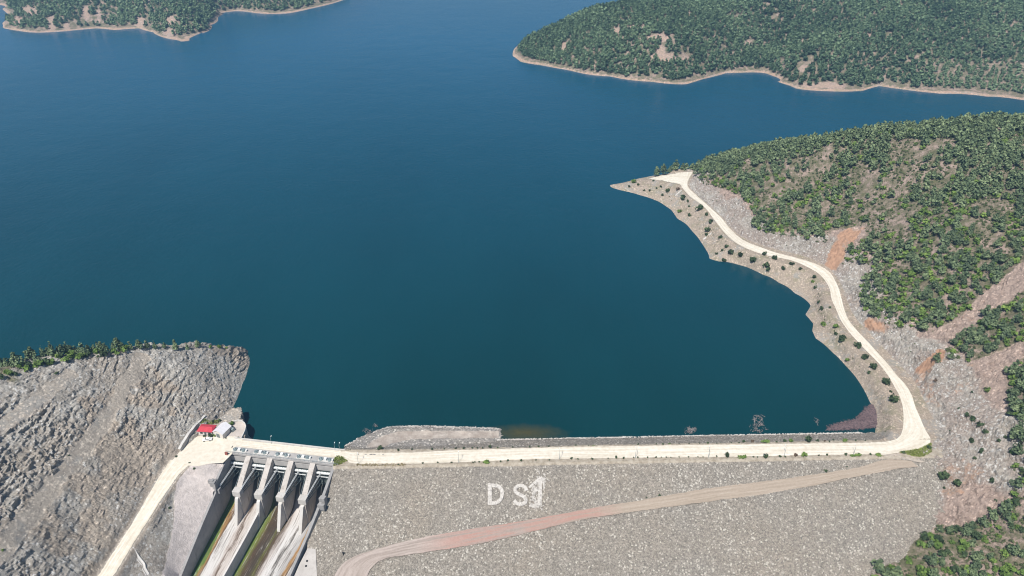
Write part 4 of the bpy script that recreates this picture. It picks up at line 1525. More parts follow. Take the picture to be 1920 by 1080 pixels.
def stroke(mb, pts, w, n=26, seed=0, h=.5, caps=0):
    p = np.array(pts, float)
    if len(p) > 2:
        P = resample([(a, b_, 0) for a, b_ in pts], n)[:, :2]
    else:
        P = np.linspace(p[0], p[1], n)
    dirs = np.gradient(P, axis=0)
    dirs /= np.linalg.norm(dirs, axis=1)[:, None]
    nr = np.stack([-dirs[:, 1], dirs[:, 0]], -1)
    secs = []
    for i in range(n):
        ja, jb = random.uniform(-.3, .3), random.uniform(-.3, .3)
        A = Vector(on_surface(*(P[i] + nr[i] * (w / 2 + ja)), dam))
        B = Vector(on_surface(*(P[i] - nr[i] * (w / 2 + jb)), dam))
        hh = h * random.uniform(.8, 1.15)
        secs.append([A - NRM * .4, B - NRM * .4, B + NRM * hh, A + NRM * hh])
    loft(mb, secs)


mb = MB()
stroke(mb, [(918.4, 947), (918.4, 906.5)], 7.2)
stroke(mb, [(922.5, 910.6), (929, 911), (936, 913.5), (940.6, 919), (941.6, 926), (940, 934), (935.5, 940), (929, 943.3), (922.5, 943.6)], 6.6, 40, h=.47)
tag(mb.build('letter', M_LET), 'white stone letter D lying on the grey face of the dam', 'letter', 'white letters on the dam face')
mb = MB()
stroke(mb, [(987.5, 920), (984.5, 914), (978, 911), (970.5, 912), (966, 917), (967.5, 923), (974, 927.5), (982, 931.5), (986, 937), (984, 943), (977, 945.6), (969.5, 944.2), (964, 938.5)], 6.4, 60)
tag(mb.build('letter', M_LET), 'white stone letter S lying on the grey face of the dam', 'letter', 'white letters on the dam face')
mb = MB()
stroke(mb, [(1012.4, 947), (1012.8, 900)], 6.8)
lt = mb.build('letter', M_LET)
tag(lt, 'blurred white letter I with a ragged dotted top, right of the S on the dam', 'letter', 'white letters on the dam face')
mb = MB()
stroke(mb, [(1006, 904), (1011, 899), (1015, 897.5), (1019, 902)], 5.5, 14, h=.46)
stroke(mb, [(1008, 902), (1001, 906), (996, 911), (992, 914.5)], 4.2, 16, h=.44)
stroke(mb, [(1003, 916), (1007, 922)], 6, 8, h=.42)
stroke(mb, [(1019.5, 903), (1020, 917)], 3, 10, h=.42)
part(mb.build('dot', M_LET), lt, (0, 0, 0))
mb = MB()
for k in range(240):
    if k < 90:
        px, py = random.gauss(1003, 5), random.gauss(925, 8)
    elif k < 190:
        px, py = random.gauss(1004, 6), random.gauss(948, 2.2)
    else:
        px, py = random.gauss(1015, 6), random.gauss(899, 6)
    c = Vector(on_surface(px, py, dam)) + NRM * .25
    s = random.uniform(.22, .5)
    ring = [c + Vector((math.cos(t + k), math.sin(t + k), .5 * math.sin(t + k))) * s for t in (0, 1.3, 2.6, 3.8, 5.0)]
    mb.add(ring + [c + NRM * s * .8, c - NRM * .3], [(i, (i + 1) % 5, 5) for i in range(5)] + [((i + 1) % 5, i, 6) for i in range(5)])
so = part(mb.build('loose_stones', M_LET), lt, (0, 0, 0))
so['kind'] = 'stuff'

# ------------------------------------------------------------------ driftwood
M_DRIFT = simple_mat('driftwood', (.105, .065, .075), .9, .4, 1.2, col2=(.25, .19, .195))
DPOLY = [(1644, 752), (1644, 800), (1585, 805), (1550, 806), (1560, 799), (1580, 792), (1600, 789), (1612, 782), (1622, 768)]


def stick(mb, x, y, z, ln, rad, ang, tilt=0.0):
    dx, dy = math.cos(ang) * ln / 2, math.sin(ang) * ln / 2
    mb.tube((x - dx, y - dy, z), (x + dx, y + dy, z + tilt), rad, rad * .6, 4)


mb = MB()
pa = np.array(DPOLY)
cnt = 0
while cnt < 2600:
    px, py = random.uniform(1545, 1646), random.uniform(748, 808)
    edge = in_poly(np.array([px + random.gauss(0, 2.2)]), np.array([py + random.gauss(0, 1.6)]), DPOLY)[0]
    if not edge:
        continue
    x, y, z = W(px, py, .05)
    stick(mb, x, y, z + random.uniform(0, .25), random.uniform(.5, 2.6), random.uniform(.05, .16), random.uniform(0, math.pi), random.uniform(-.1, .3))
    cnt += 1
o = mb.build('driftwood', M_DRIFT)
tag(o, 'purple brown mass of floating driftwood in the corner of the lake by the dam', 'driftwood', kind='stuff')


def drift_pile(px0, py0, pts, n, label):
    x0, y0, _ = W(px0, py0, 0)
    mb = MB()
    for k in range(n):
        cx_, cy_, sx3, sy3 = random.choice(pts)
        x, y, z = W(cx_ + random.gauss(0, sx3), cy_ + random.gauss(0, sy3), .1)
        stick(mb, x, y, z + random.uniform(0, .4), random.uniform(.7, 2.4), random.uniform(.05, .13), random.uniform(0, math.pi), random.uniform(-.2, .9))
    o = mb.build('driftwood_pile', simple_mat('bleached_wood', (.15, .13, .125), .9, .4, 1.2, col2=(.36, .33, .32)))
    tag(o, label, 'driftwood', 'driftwood caught along the waterline of the dam')


drift_pile(1420, 800, [(1415, 790, 1, 5), (1427, 790, 1, 5), (1421, 783, 5, 1.5), (1421, 797, 5, 1.5), (1418, 805, 6, 3), (1424, 806, 6, 2)], 90, 'dead branches forming a ring in the water against the dam')
drift_pile(1295, 808, [(1290, 810, 5, 2), (1300, 805, 4, 3), (1294, 804, 2, 3)], 55, 'low pile of bleached driftwood against the middle of the dam')
drift_pile(1530, 790, [(1530, 791, 3, 2)], 10, 'few pale floating sticks left of the driftwood mass')
drift_pile(705, 799, [(705, 799, 1.5, 1.2)], 8, 'small tangle of sticks farthest out beside the low stone bank')
drift_pile(692, 808, [(692, 809, 4, 2.2)], 24, 'grey floating branches lying along the low stone bank')
# ------------------------------------------------------------------ vegetation prototypes
M_PINE = leaf_mat('pine_leaves', (.034, .056, .034), (.108, .152, .080), (.235, .295, .15))
M_SHRUB = leaf_mat('shrub_leaves', (.05, .085, .022), (.115, .185, .042), (.21, .30, .068))
M_OLIVE = leaf_mat('dark_shrub_leaves', (.02, .034, .016), (.05, .078, .034), (.10, .145, .06))
M_SCRUB = leaf_mat('scrub_leaves', (.045, .055, .026), (.095, .12, .052), (.16, .185, .085))
M_DRY = leaf_mat('dry_shrub_leaves', (.07, .045, .03), (.13, .09, .06), (.20, .15, .10))
M_FARL = leaf_mat('far_leaves', (.036, .068, .038), (.105, .165, .09), (.22, .30, .16))
M_BARK = simple_mat('bark', (.10, .075, .055), .95, .3, 2.0)


def leaf_cloud(lobes, n, size, rg, flat=.7):
    """many small irregular leaf clumps over the outside of a few lobes: V, F, tint"""
    wts = np.array([l[3] * l[4] * l[5] for l in lobes]) ** (2 / 3)
    idx = rg.choice(len(lobes), n, p=wts / wts.sum())
    lb_ = np.array(lobes)[idx]
    d = rg.normal(size=(n, 3))
    d[:, 2] += .25
    d /= np.linalg.norm(d, axis=1)[:, None]
    rad = rg.uniform(.55, 1.08, n) ** .7
    P = lb_[:, :3] + d * lb_[:, 3:6] * rad[:, None]
    nrm = d * 1.0 + rg.normal(size=(n, 3)) * .55
    nrm[:, 2] += .35
    nrm /= np.linalg.norm(nrm, axis=1)[:, None]
    a = np.cross(nrm, rg.normal(size=(n, 3)))
    a /= np.linalg.norm(a, axis=1)[:, None]
    b_ = np.cross(nrm, a)
    sz = size * rg.uniform(.55, 1.25, n)[:, None]
    q_ = []
    for sx, sy in ((-1, -.8), (.9, -1), (1.05, .8), (-.75, 1)):
        q_.append(P + a * sz * sx * rg.uniform(.6, 1.1, n)[:, None] * .5 + b_ * sz * sy * rg.uniform(.5, 1.1, n)[:, None] * .5 + nrm * sz * rg.uniform(-.18, .18, n)[:, None])
    V = np.stack(q_, 1).reshape(-1, 3)
    F = np.arange(4 * n).reshape(n, 4)
    lt_ = rg.uniform(.2, .75, len(lobes))[idx]
    tint = np.clip(lt_ + rg.normal(size=n) * .16, 0, 1)
    return V, F, tint


def pine_lobes(rg, h=7.0, r=2.6):
    out = []
    k = rg.integers(6, 9)
    for i in range(k):
        f = i / (k - 1)
        rr = r * (1 - .62 * f) * rg.uniform(.55, .8)
        off = r * (1 - f) * rg.uniform(.25, .65)
        t = i * 2.4 + rg.uniform(-.5, .5)
        out.append((off * math.cos(t), off * math.sin(t), h * (.30 + .62 * f), rr, rr, rr * rg.uniform(.6, .85)))
    return out


def cone_lobes(rg, h=7.0, r=2.0):
    return [((rg.uniform(-.2, .2)) * r, rg.uniform(-.2, .2) * r, h * (.18 + .76 * f), r * (1 - .86 * f) * .95, r * (1 - .86 * f) * .95, h * .12) for f in np.linspace(0, 1, 6)]


def shrub_lobes(rg, r=1.6, h=1.9):
    out = []
    for i in range(rg.integers(4, 7)):
        t = rg.uniform(0, 6.28)
        o_ = r * rg.uniform(.1, .6)
        rr = r * rg.uniform(.4, .62)
        out.append((o_ * math.cos(t), o_ * math.sin(t), h * rg.uniform(.32, .6), rr, rr, h * rg.uniform(.3, .42)))
    return out


def tint_mesh(name, V, F, tint, mat):
    return mesh_from_np(name, V, F, mat, False, {'tint': ('FLOAT', 'FACE', tint)})


def trunk_mesh(name, h, r, rg, crown_r):
    mb = MB()
    p = Vector((0, 0, -.4))
    for i in range(3):
        nx_ = Vector((rg.uniform(-.15, .15), rg.uniform(-.15, .15), h * (i + 1) / 3))
        mb.tube(p, nx_, r * (1 - .27 * i), r * (1 - .27 * (i + 1)), 6)
        p = nx_
    for i in range(5):
        t = i * 1.26 + rg.uniform(-.3, .3)
        z = h * rg.uniform(.4, .85)
        mb.tube((0, 0, z), (crown_r * .55 * math.cos(t), crown_r * .55 * math.sin(t), z + h * .12), r * .4, r * .15, 4)
    return mb.mesh(name, M_BARK)


rg = np.random.default_rng(21)
PINES, CONES, SHRUBS, OLIVES, FARS = [], [], [], [], []
for k in range(7):
    lo = pine_lobes(rg)
    V, F, t = leaf_cloud(lo, 300, .84, rg)
    PINES.append((tint_mesh('pine_crown', V, F, t, M_PINE), trunk_mesh('pine_trunk', 5.8, .22, rg, 2.6), (V, F, t)))
for k in range(4):
    V, F, t = leaf_cloud(cone_lobes(rg), 200, .8, rg)
    CONES.append((tint_mesh('conifer_crown', V, F, t, M_PINE), trunk_mesh('conifer_trunk', 6.6, .18, rg, 1.2), (V, F, t)))
for k in range(7):
    V, F, t = leaf_cloud(shrub_lobes(rg), 110, .62, rg)
    SHRUBS.append((tint_mesh('shrub_leaves', V, F, t, M_SHRUB), tint_mesh('shrub_leaves', V, F, t, M_OLIVE), tint_mesh('shrub_leaves', V, F, t, M_DRY), (V, F, t)))
SHRUB_STEM = []
for k in range(3):
    mb = MB()
    for i in range(5):
        t = i * 1.26
        mb.tube((0, 0, -.3), (.6 * math.cos(t), .6 * math.sin(t), 1.0), .06, .03, 4)
    SHRUB_STEM.append(mb.mesh('shrub_stem', M_BARK))
for k in range(8):
    V, F, t = leaf_cloud(pine_lobes(rg)[:6], 60, 1.75, rg)
    FARS.append((V, F, t))
NEARF = []
for k in range(8):
    NEARF.append(leaf_cloud(pine_lobes(rg)[:7], 130, 1.12, rg))
FARS2 = []
for k in range(5):
    V, F, t = leaf_cloud(shrub_lobes(rg), 52, .74, rg)
    FARS2.append((V, F, t))


def put_tree(kind, pos, scale, label, cat, group, name, mats=None, zs=1.0):
    protos = {'pine': PINES, 'cone': CONES}[kind]
    p = random.choice(protos)
    e = bpy.data.objects.new(name, None)
    COL.objects.link(e)
    e.empty_display_size = .5
    e.location = pos
    e.rotation_euler = (0, 0, random.uniform(0, 6.28))
    e.scale = (scale, scale, scale * zs)
    tag(e, label, cat, group)
    for nm, me in (('crown', p[0]), ('trunk', p[1])):
        c = bpy.data.objects.new(nm, me)
        COL.objects.link(c)
        c.parent = e
    return e


def put_shrub(pos, r, label, group, tone=0, zs=1.0, name='shrub', stems=True, ex=1.0):
    p = random.choice(SHRUBS)
    o = bpy.data.objects.new(name, p[tone])
    COL.objects.link(o)
    o.location = pos
    o.rotation_euler = (0, 0, random.uniform(-.4, .4) if ex != 1 else random.uniform(0, 6.28))
    s = r / 1.6
    o.scale = (s * ex, s, s * zs)
    tag(o, label, 'shrub', group)
    if stems:
        c = bpy.data.objects.new('stem', random.choice(SHRUB_STEM))
        COL.objects.link(c)
        c.parent = o
    return o


def stuff_mesh(name, items, protos, mat, label, cat):
    """items: (x, y, z, scale, tint shift)"""
    Vs, Fs, Ts = [], [], []
    off = 0
    for x, y, z, s, dt in items:
        V, F, t = protos[random.randrange(len(protos))]
        a = random.uniform(0, 6.28)
        c, s_ = math.cos(a) * s, math.sin(a) * s
        R = np.empty_like(V)
        R[:, 0] = V[:, 0] * c - V[:, 1] * s_ + x
        R[:, 1] = V[:, 0] * s_ + V[:, 1] * c + y
        R[:, 2] = V[:, 2] * s * random.uniform(.85, 1.15) + z
        Vs.append(R)
        Fs.append(F + off)
        Ts.append(np.clip(t + dt, 0, 1))
        off += len(V)
    o = link(name, tint_mesh(name, np.concatenate(Vs), np.concatenate(Fs), np.concatenate(Ts), mat))
    return tag(o, label, cat, None, 'stuff')


# ------------------------------------------------------------------ right hillside
BARE = [BARE_PX]
BLOBS = [(1695, 284, 36, 22), (1770, 272, 28, 12), (1778, 322, 30, 12), (1628, 338, 16, 24), (1599, 334, 12, 14), (1503, 413, 9, 24), (1553, 392, 14, 18), (1407, 322, 24, 9), (1637, 409, 10, 14), (1862, 388, 40, 16), (1820, 415, 26, 10), (1574, 397, 12, 12), (1690, 500, 16, 10),
         (1870, 330, 20, 8), (1890, 590, 14, 6), (1750, 355, 16, 9), (1560, 345, 16, 10), (1700, 425, 14, 8), (1790, 470, 18, 8), (1850, 1030, 14, 10), (1735, 1035, 30, 8), (1700, 1072, 22, 10), (1770, 1055, 16, 7), (1880, 1005, 8, 14), (1850, 470, 26, 9)]
cand = []
sp = 3.3
for x in np.arange(120, 500, sp):
    for y in np.arange(180, 690, sp):
        cand.append((x + random.uniform(-.48, .48) * sp, y + random.uniform(-.48, .48) * sp))
cand = np.array(cand)
cz = hill_xy(cand[:, 0], cand[:, 1])
px, py, dep = project(cand[:, 0], cand[:, 1], cz)
d_, hv_, sd_ = seg_dist(cand[:, 0], cand[:, 1], RC, RHW)
ok = ((cz > 3.5) | (cand[:, 1] < 262)) & (cz > dam(cand[:, 0], cand[:, 1]) + .2) & (d_ - hv_ > 4) & (((sd_ * CUT_SIDE) > 0) | (py > 860))
for pl_ in BARE:
    ok &= ~in_poly(px, py, pl_)
for (bx_, by_, rx, ry) in BLOBS:
    q_ = np.hypot((px - bx_) / rx, (py - by_) / ry)
    ok &= (q_ > 1.0 + rng.uniform(-.3, .25, len(q_)))
gap = fbm(cand[:, 0] * .036, cand[:, 1] * .036, 151, 4)
ok &= (gap > -.15) | (rng.uniform(size=len(ok)) < np.where(py > 925, .85, .25))
ok &= ~((px < 1640) & (py > 1040))
ok &= (rng.uniform(size=len(ok)) < .86)
inview = (px > -30) & (px < 1950) & (py > 150) & (py < 1110)
ind = np.nonzero(ok)[0]
isp = rng.uniform(size=len(cand)) < np.where(py > 930, .40, np.where(py < 330, .85, .45)) + .25 * fbm(cand[:, 0] * .02, cand[:, 1] * .02, 152, 2)


def zone_words(px_, py_):
    if py_ > 930:
        return 'in the thicket below the right end of the dam'
    if px_ > 1870 and py_ > 620:
        return 'in the clump beside the bare rock field'
    if py_ > 590:
        return 'on the slope right of the road bend'
    if py_ > 470:
        return 'above the rock cut beside the curving road'
    if px_ < 1560 and py_ > 380:
        return 'left of the orange earth scar'
    if py_ > 400:
        return 'on the wooded middle of the right hill'
    return 'near the wooded skyline of the right hill'


order = sorted([i for i in ind if inview[i]], key=lambda i: dep[i])
MAXT, MAXS = 255, 90
nt_, ns_ = 0, 0
rest_p, rest_s = [], []
for i in order + [i for i in ind if not inview[i]]:
    x, y, z = cand[i, 0], cand[i, 1], cz[i]
    tone = float(gap[i])
    if isp[i]:
        s = random.uniform(.62, 1.15) * (1 + .35 * max(-.6, min(.8, tone)))
        if inview[i] and nt_ < MAXT:
            size = 'tall' if s > .92 else ('middling' if s > .75 else 'small')
            put_tree('pine', (x, y, z), s, f'{size} dark green pine {zone_words(px[i], py[i])}', 'tree', f'{size} pines {zone_words(px[i], py[i])}', 'pine_tree', zs=random.uniform(.85, 1.1))
            nt_ += 1
        else:
            rest_p.append((x, y, z, s * 1.02, random.uniform(-.25, .3)))
    else:
        r = random.uniform(1.2, 3.1)
        if inview[i] and ns_ < MAXS:
            tn = 0 if random.random() < .62 else 1
            size = 'broad' if r > 1.9 else 'small'
            col = 'bright green' if tn == 0 else 'dull green'
            put_shrub((x, y, z), r, f'{size} {col} shrub {zone_words(px[i], py[i])}', f'{size} {col} shrubs {zone_words(px[i], py[i])}', tn, random.uniform(.8, 1.2), stems=False)
            ns_ += 1
        else:
            rest_s.append((x, y, z, r / 1.6, random.uniform(-.25, .2)))
stuff_mesh('forest', rest_p, NEARF, M_PINE, 'dark green pine wood covering the right hillside up to the skyline', 'wood')
stuff_mesh('undergrowth', rest_s, FARS2, M_SHRUB, 'bright green undergrowth between the pines of the right hillside', 'undergrowth')

# low scrub over the soil of the right hill
sc = np.stack([rng.uniform(125, 430, 38000), rng.uniform(186, 600, 38000)], -1)
szz = hill_xy(sc[:, 0], sc[:, 1])
spx, spy, _ = project(sc[:, 0], sc[:, 1], szz)
d_, hv_, sd_ = seg_dist(sc[:, 0], sc[:, 1], RC, RHW)
okk = ((szz > 2.5) | (sc[:, 1] < 262)) & (szz > dam(sc[:, 0], sc[:, 1]) + .1) & (d_ - hv_ > 3) & ((fbm(sc[:, 0] * .06, sc[:, 1] * .06, 161, 3) + .25 * ~in_poly(spx, spy, BARE[0])) > .05)
for pl_ in SCAR_PX:
    okk &= ~in_poly(spx, spy, pl_)
okk &= ~(in_poly(spx, spy, BARE[0]) & (rng.uniform(size=len(okk)) < .86))
in_bare = in_poly(spx, spy, BARE[0]) | ((sd_ * CUT_SIDE) < 0)
okk &= ((sd_ * CUT_SIDE) > 0) | (sc[:, 1] < 262) | (rng.uniform(size=len(okk)) < .4)
stuff_mesh('scrub', [(sc[i, 0], sc[i, 1], szz[i] - .1, random.uniform(.16, .36) if in_bare[i] else random.uniform(.25, .75), random.uniform(-.3, .2)) for i in np.nonzero(okk)[0]], FARS2, M_SCRUB, 'low dull scrub scattered over the soil of the right bank', 'scrub')

# ------------------------------------------------------------------ far woods
def far_wood(fn, x0, x1, y0, y1, sp, scars, seed, label, thin):
    xs_, ys_ = np.meshgrid(np.arange(x0, x1, sp), np.arange(y0, y1, sp))
    x = xs_.ravel() + rng.uniform(-.5, .5, xs_.size) * sp
    y = ys_.ravel() + rng.uniform(-.5, .5, xs_.size) * sp
    z = fn(x, y)
    px, py, _ = project(x, y, z)
    ok = (z > 2.8) & (px > -60) & (px < 2100) & (py > -60)
    for (cx, cy, rx, ry) in scars:
        q_ = np.hypot((px - cx) / rx, (py - cy) / ry)
        ok &= (q_ > 1.0 + rng.uniform(-.75, .35, len(q_)))
    g = fbm(x * .02, y * .02, seed, 3)
    ok &= rng.uniform(size=len(ok)) < np.clip(thin + g * .9, .12, .97)
    flat = (px > 1740 + 40 * g) & (py > 112 + 30 * g) & (px < 2200)
    ok &= ~flat | (rng.uniform(size=len(ok)) < .93)
    it = [(x[i], y[i], z[i], random.uniform(.75, 1.4) * (.72 if flat[i] else 1), float(np.clip(g[i] * .5, -.25, .25)) + random.uniform(-.22, .25) + (.24 if flat[i] else 0)) for i in np.nonzero(ok)[0]]
    return it


itr = far_wood(far_r_xy, -20, 1060, 800, 1330, 4.5, FAR_SCARS_R, 171, '', 1.1)
stuff_mesh('forest', itr, FARS[:8], M_FARL, 'hazy green wood covering the far right headland across the lake', 'wood')
itl = far_wood(far_l_xy, -900, -250, 1090, 1500, 4.9, FAR_SCARS_L, 172, '', .80)
stuff_mesh('forest', itl, FARS[:8], M_FARL, 'hazy green wood covering the far left headland across the lake', 'wood')

# ------------------------------------------------------------------ trees on the left rock ridge
lr = []
for k in range(34):
    px_ = [4, 14, 20, 32, 44, 52, 62, 70, 82, 92, 100, 110, 118, 126, 134, 142, 150, 158, 166, 176, 184, 192, 200, 210, 222, 232, 246, 262, 278, 292, 310, 330, 352, 372][k]
    base = float(np.interp(px_, [0, 60, 140, 230, 330, 372], [692, 682, 668, 659, 655, 654])) - random.uniform(0, 12 if px_ < 230 else 3)
    lr.append((px_, base))
lr.sort()
k1 = 0
for i, (px_, py_) in enumerate(lr):
    x, y, z = W(px_, py_, float(np.interp(px_, [0, 100, 200, 330, 372], [50, 45, 39, 26, 20])))
    z = float(left_xy(np.array([x]), np.array([y]))[0]) - .2
    sc_ = [.95, .8, .7, 1.1, .75, .85, 1.0][i % 7] * (1.0 if px_ < 240 else .8)
    put_tree('cone' if i % 3 else 'pine', (x, y, z), sc_, f'green conifer on the left rock ridge, {ordinal(i + 1)} from the left edge', 'tree', 'conifers along the left rock ridge', 'conifer_tree')
for i in range(26):
    px_ = 2 + i * 9.2 + random.uniform(-3, 3)
    py_ = float(np.interp(px_, [0, 60, 140, 240], [708, 694, 672, 660])) - random.uniform(-2, 12)
    x, y, z = on_surface(px_, py_, lambda a, b_: left_xy(a, b_, True))
    put_shrub((x, y, z - .1), random.uniform(1.5, 2.8), 'leafy green shrub under the conifers of the left rock ridge', 'shrubs under the conifers of the left ridge', 0 if i % 3 else 1, 1.0, stems=False)
k1 = 0
for px_, py_, r, tone, w in [(394, 652, 1.4, 0, 'bright'), (411, 652, 1.8, 0, 'bright'), (425, 653, 1.0, 0, 'bright'), (107, 700, 1.2, 1, 'dull'), (184, 669, .9, 1, 'dull'), (220, 664, 1.6, 0, 'bright'), (302, 674, .6, 1, 'dull'), (130, 854, .6, 1, 'dull'), (5, 1032, .7, 0, 'bright'), (331, 857, .9, 1, 'dull'), (318, 952, .8, 1, 'dull'), (364, 880, .8, 1, 'dull'), (355, 868, .6, 1, 'dull')]:
    x, y, z = on_surface(px_, py_, lambda a, b_: left_xy(a, b_, True))
    k1 += 1
    put_shrub((x, y, z - .1), r, f'lone {w} green shrub on the left rock slope, {ordinal(k1)} from the lake end' if k1 > 3 else f'{w} green shrub at the lake tip of the rock ridge, {ordinal(k1)} from the conifers', 'lone shrubs on the left rock slope', tone, .9)
for px_, py_, r, tone, lab in [(395, 819, 1.5, 1, 'dark green bush in front of the red-roofed house'), (403, 817, 1.3, 0, 'bright bush between the red-roofed house and the shed'), (433, 797, 1.6, 0, 'tall bright bush at the lake end of the white shed'), (384, 819, .8, 1, 'small dark bush at the corner of the red-roofed house'), (400, 792, .9, 1, 'dull bush behind the red-roofed house'), (412, 789, 1.0, 1, 'dull bush behind the white shed'), (424, 822, .5, 1, 'tiny bush beside the quay'), (446, 821, .6, 1, 'tiny bush on the quay by the bridge')]:
    x, y, z = W(px_, py_, 5.95)
    put_shrub((x, y, z), r, lab, None, tone, 1.2)

# ------------------------------------------------------------------ shrubs along the crest road
UPX = [(657, 843.5, .55, 1), (712, 843, 1.6, 1), (747, 845, .8, 1), (773, 843, .6, 1), (810, 843, .75, 1), (833, 842, .5, 1), (854, 841.5, .7, 1), (870, 841, .8, 1), (885, 840.5, .55, 1), (895, 840.5, .5, 1), (905, 840.5, .5, 1), (918, 838.5, .95, 1), (933, 840, .5, 1), (961, 839, .5, 1),
       (993, 838.5, .6, 1), (1010, 838, .6, 1), (1029, 837, .6, 1), (1079, 835.5, .6, 1), (1103, 836, .5, 1), (1113, 836, .5, 0), (1196, 833, .6, 1), (1231, 832.5, .45, 1), (1243, 833, .6, 1), (1255, 832.5, .6, 0), (1273, 832, .4, 1), (1292, 832, .55, 1), (1311, 831.5, .45, 1), (1327, 831.5, .7, 1), (1344, 831.5, .45, 1),
       (1352, 831.5, .4, 1), (1371, 831, .4, 1), (1385, 830.5, .6, 1), (1395, 826.5, 1.0, 1), (1410.5, 827, 1.1, 2), (1433, 829, 1.5, 0), (1456, 829, .6, 1), (1472, 827, 1.0, 1), (1483, 826.5, 1.3, 0), (1514.5, 827, 1.9, 1), (1532, 827.5, .9, 1), (1546, 828, .6, 2), (1555, 828.5, .6, 1), (1563, 823, .6, 1), (1583.7, 826, 1.2, 0), (1604, 826, .6, 1), (1622, 826, .5, 1)]
DNX = [(747, 871.5, .5, 1), (792, 869.5, .6, 1), (820.6, 868.5, .55, 1), (846.7, 867.8, .6, 1), (886, 867.5, .5, 1), (890, 867, .5, 1), (898.5, 866.5, .5, 1), (912, 868, 1.3, 0), (938.5, 866, .6, 1), (952, 865, .7, 1), (977, 864, .7, 1), (1005, 863.5, .5, 1), (1030, 863, .5, 1), (1072, 860.5, .8, 1), (1084, 861.5, .5, 1),
       (1110, 861, .7, 1), (1140, 860, .45, 1), (1155, 858.5, .9, 1), (1169.6, 859.5, .7, 1), (1188.5, 859, .5, 1), (1195.5, 858.5, .55, 1), (1214, 858.5, .6, 1), (1229.5, 858.5, .6, 1), (1240, 858, .4, 1), (1249, 858, .5, 1), (1258, 858, .4, 1), (1273, 857.5, .45, 1), (1291, 857.5, .5, 1), (1308, 857.5, .4, 1), (1317.6, 857.5, .4, 1),
       (1344, 857, .6, 1), (1363, 856.5, 1.45, 1), (1390, 858, 1.6, 0), (1412, 857.5, .5, 1), (1420, 857.5, .5, 1), (1435.7, 857, 1.5, 1), (1463, 857, .8, 1), (1472, 857, .55, 1), (1491, 855, 1.1, 2), (1506.5, 855.5, 1.7, 0), (1535, 854.5, .6, 1), (1550, 853.5, .7, 1), (1585, 853, .9, 1), (1598, 855, 1.0, 0), (1610, 854.5, 1.3, 0), (1632, 853, .7, 1), (1647, 854.5, 1.2, 0)]
TW = ['bright green', 'dark', 'brown']
for lst, side, grp in ((UPX, 'lake side', 'shrubs on the lake side of the crest road'), (DNX, 'downstream side', 'shrubs on the downstream side of the crest road')):
    for i, (px_, py_, r, tone) in enumerate(lst):
        x, y, z = W(px_, py_, 5.85)
        z = float(dam(x, y))
        size = 'tiny' if r < .65 else ('small' if r < 1.1 else 'large')
        cone = (px_ in (1514.5, 1363))
        zs_ = 1.7 if cone else (.75 if tone == 0 and px_ not in (1506.5, 1483) else 1.1)
        put_shrub((x, y, z), r, f'{size} {TW[tone]} shrub on the {side} of the crest road, {ordinal(i + 1)} from the spillway', grp, tone, zs_, stems=r > 1, ex=1.6 if (tone == 0 and zs_ < 1) else 1.0)
for px_, py_, r, tone, lab in [(1547.5, 884, 1.0, 1, 'dark shrub growing alone on the dam face above the track'), (1236, 929.5, .75, 1, 'small dark shrub at the upper edge of the dirt track, larger of two'), (1212, 933.5, .45, 1, 'tiny dark shrub at the upper edge of the dirt track, smaller of two'), (1588, 876, .5, 1, 'tiny shrub where the dirt track nears the crest')]:
    x, y, z = on_surface(px_, py_, dam)
    put_shrub((x, y, z), r, lab, None, tone, 1.1)
for px_, py_, r, tone, lab in [(1692, 850, 1.1, 1, 'dull shrub at the near end of the green grass patch by the road corner'), (1742, 842, 1.3, 1, 'dull shrub at the rock end of the green grass patch by the road corner')]:
    x, y, z = W(px_, py_, 5.6)
    put_shrub((x, y, max(5.2, float(hill_xy(np.array([x]), np.array([y]))[0]))), r, lab, None, tone, 1.0)

# grass patches
def grass_patch(poly, n, hf, zadd, label, mat, hmin=.25, hmax=.6):
    px_ = np.array([p[0] for p in poly])
    py_ = np.array([p[1] for p in poly])
    Vs = []
    while len(Vs) < n:
        a, b_ = random.uniform(px_.min(), px_.max()), random.uniform(py_.min(), py_.max())
        if not in_poly(np.array([a]), np.array([b_]), poly)[0]:
            continue
        x, y, z = W(a, b_, zadd)
        z = float(hf(np.array([x]), np.array([y]))[0])
        t = random.uniform(0, 6.28)
        w, h = random.uniform(.12, .3), random.uniform(hmin, hmax)
        dx, dy = math.cos(t) * w, math.sin(t) * w
        lx, ly = random.uniform(-.3, .3), random.uniform(-.3, .3)
        Vs.append([(x - dx, y - dy, z - .05), (x + dx, y + dy, z - .05), (x + dx * .5 + lx, y + dy * .5 + ly, z + h), (x - dx * .5 + lx, y - dy * .5 + ly, z + h)])
    V = np.array(Vs).reshape(-1, 3)
    F = np.arange(len(V)).reshape(-1, 4)
    o = link('grass', tint_mesh('grass', V, F, rng.uniform(.3, .95, len(F)), mat))
    return tag(o, label, 'grass', None, 'stuff')


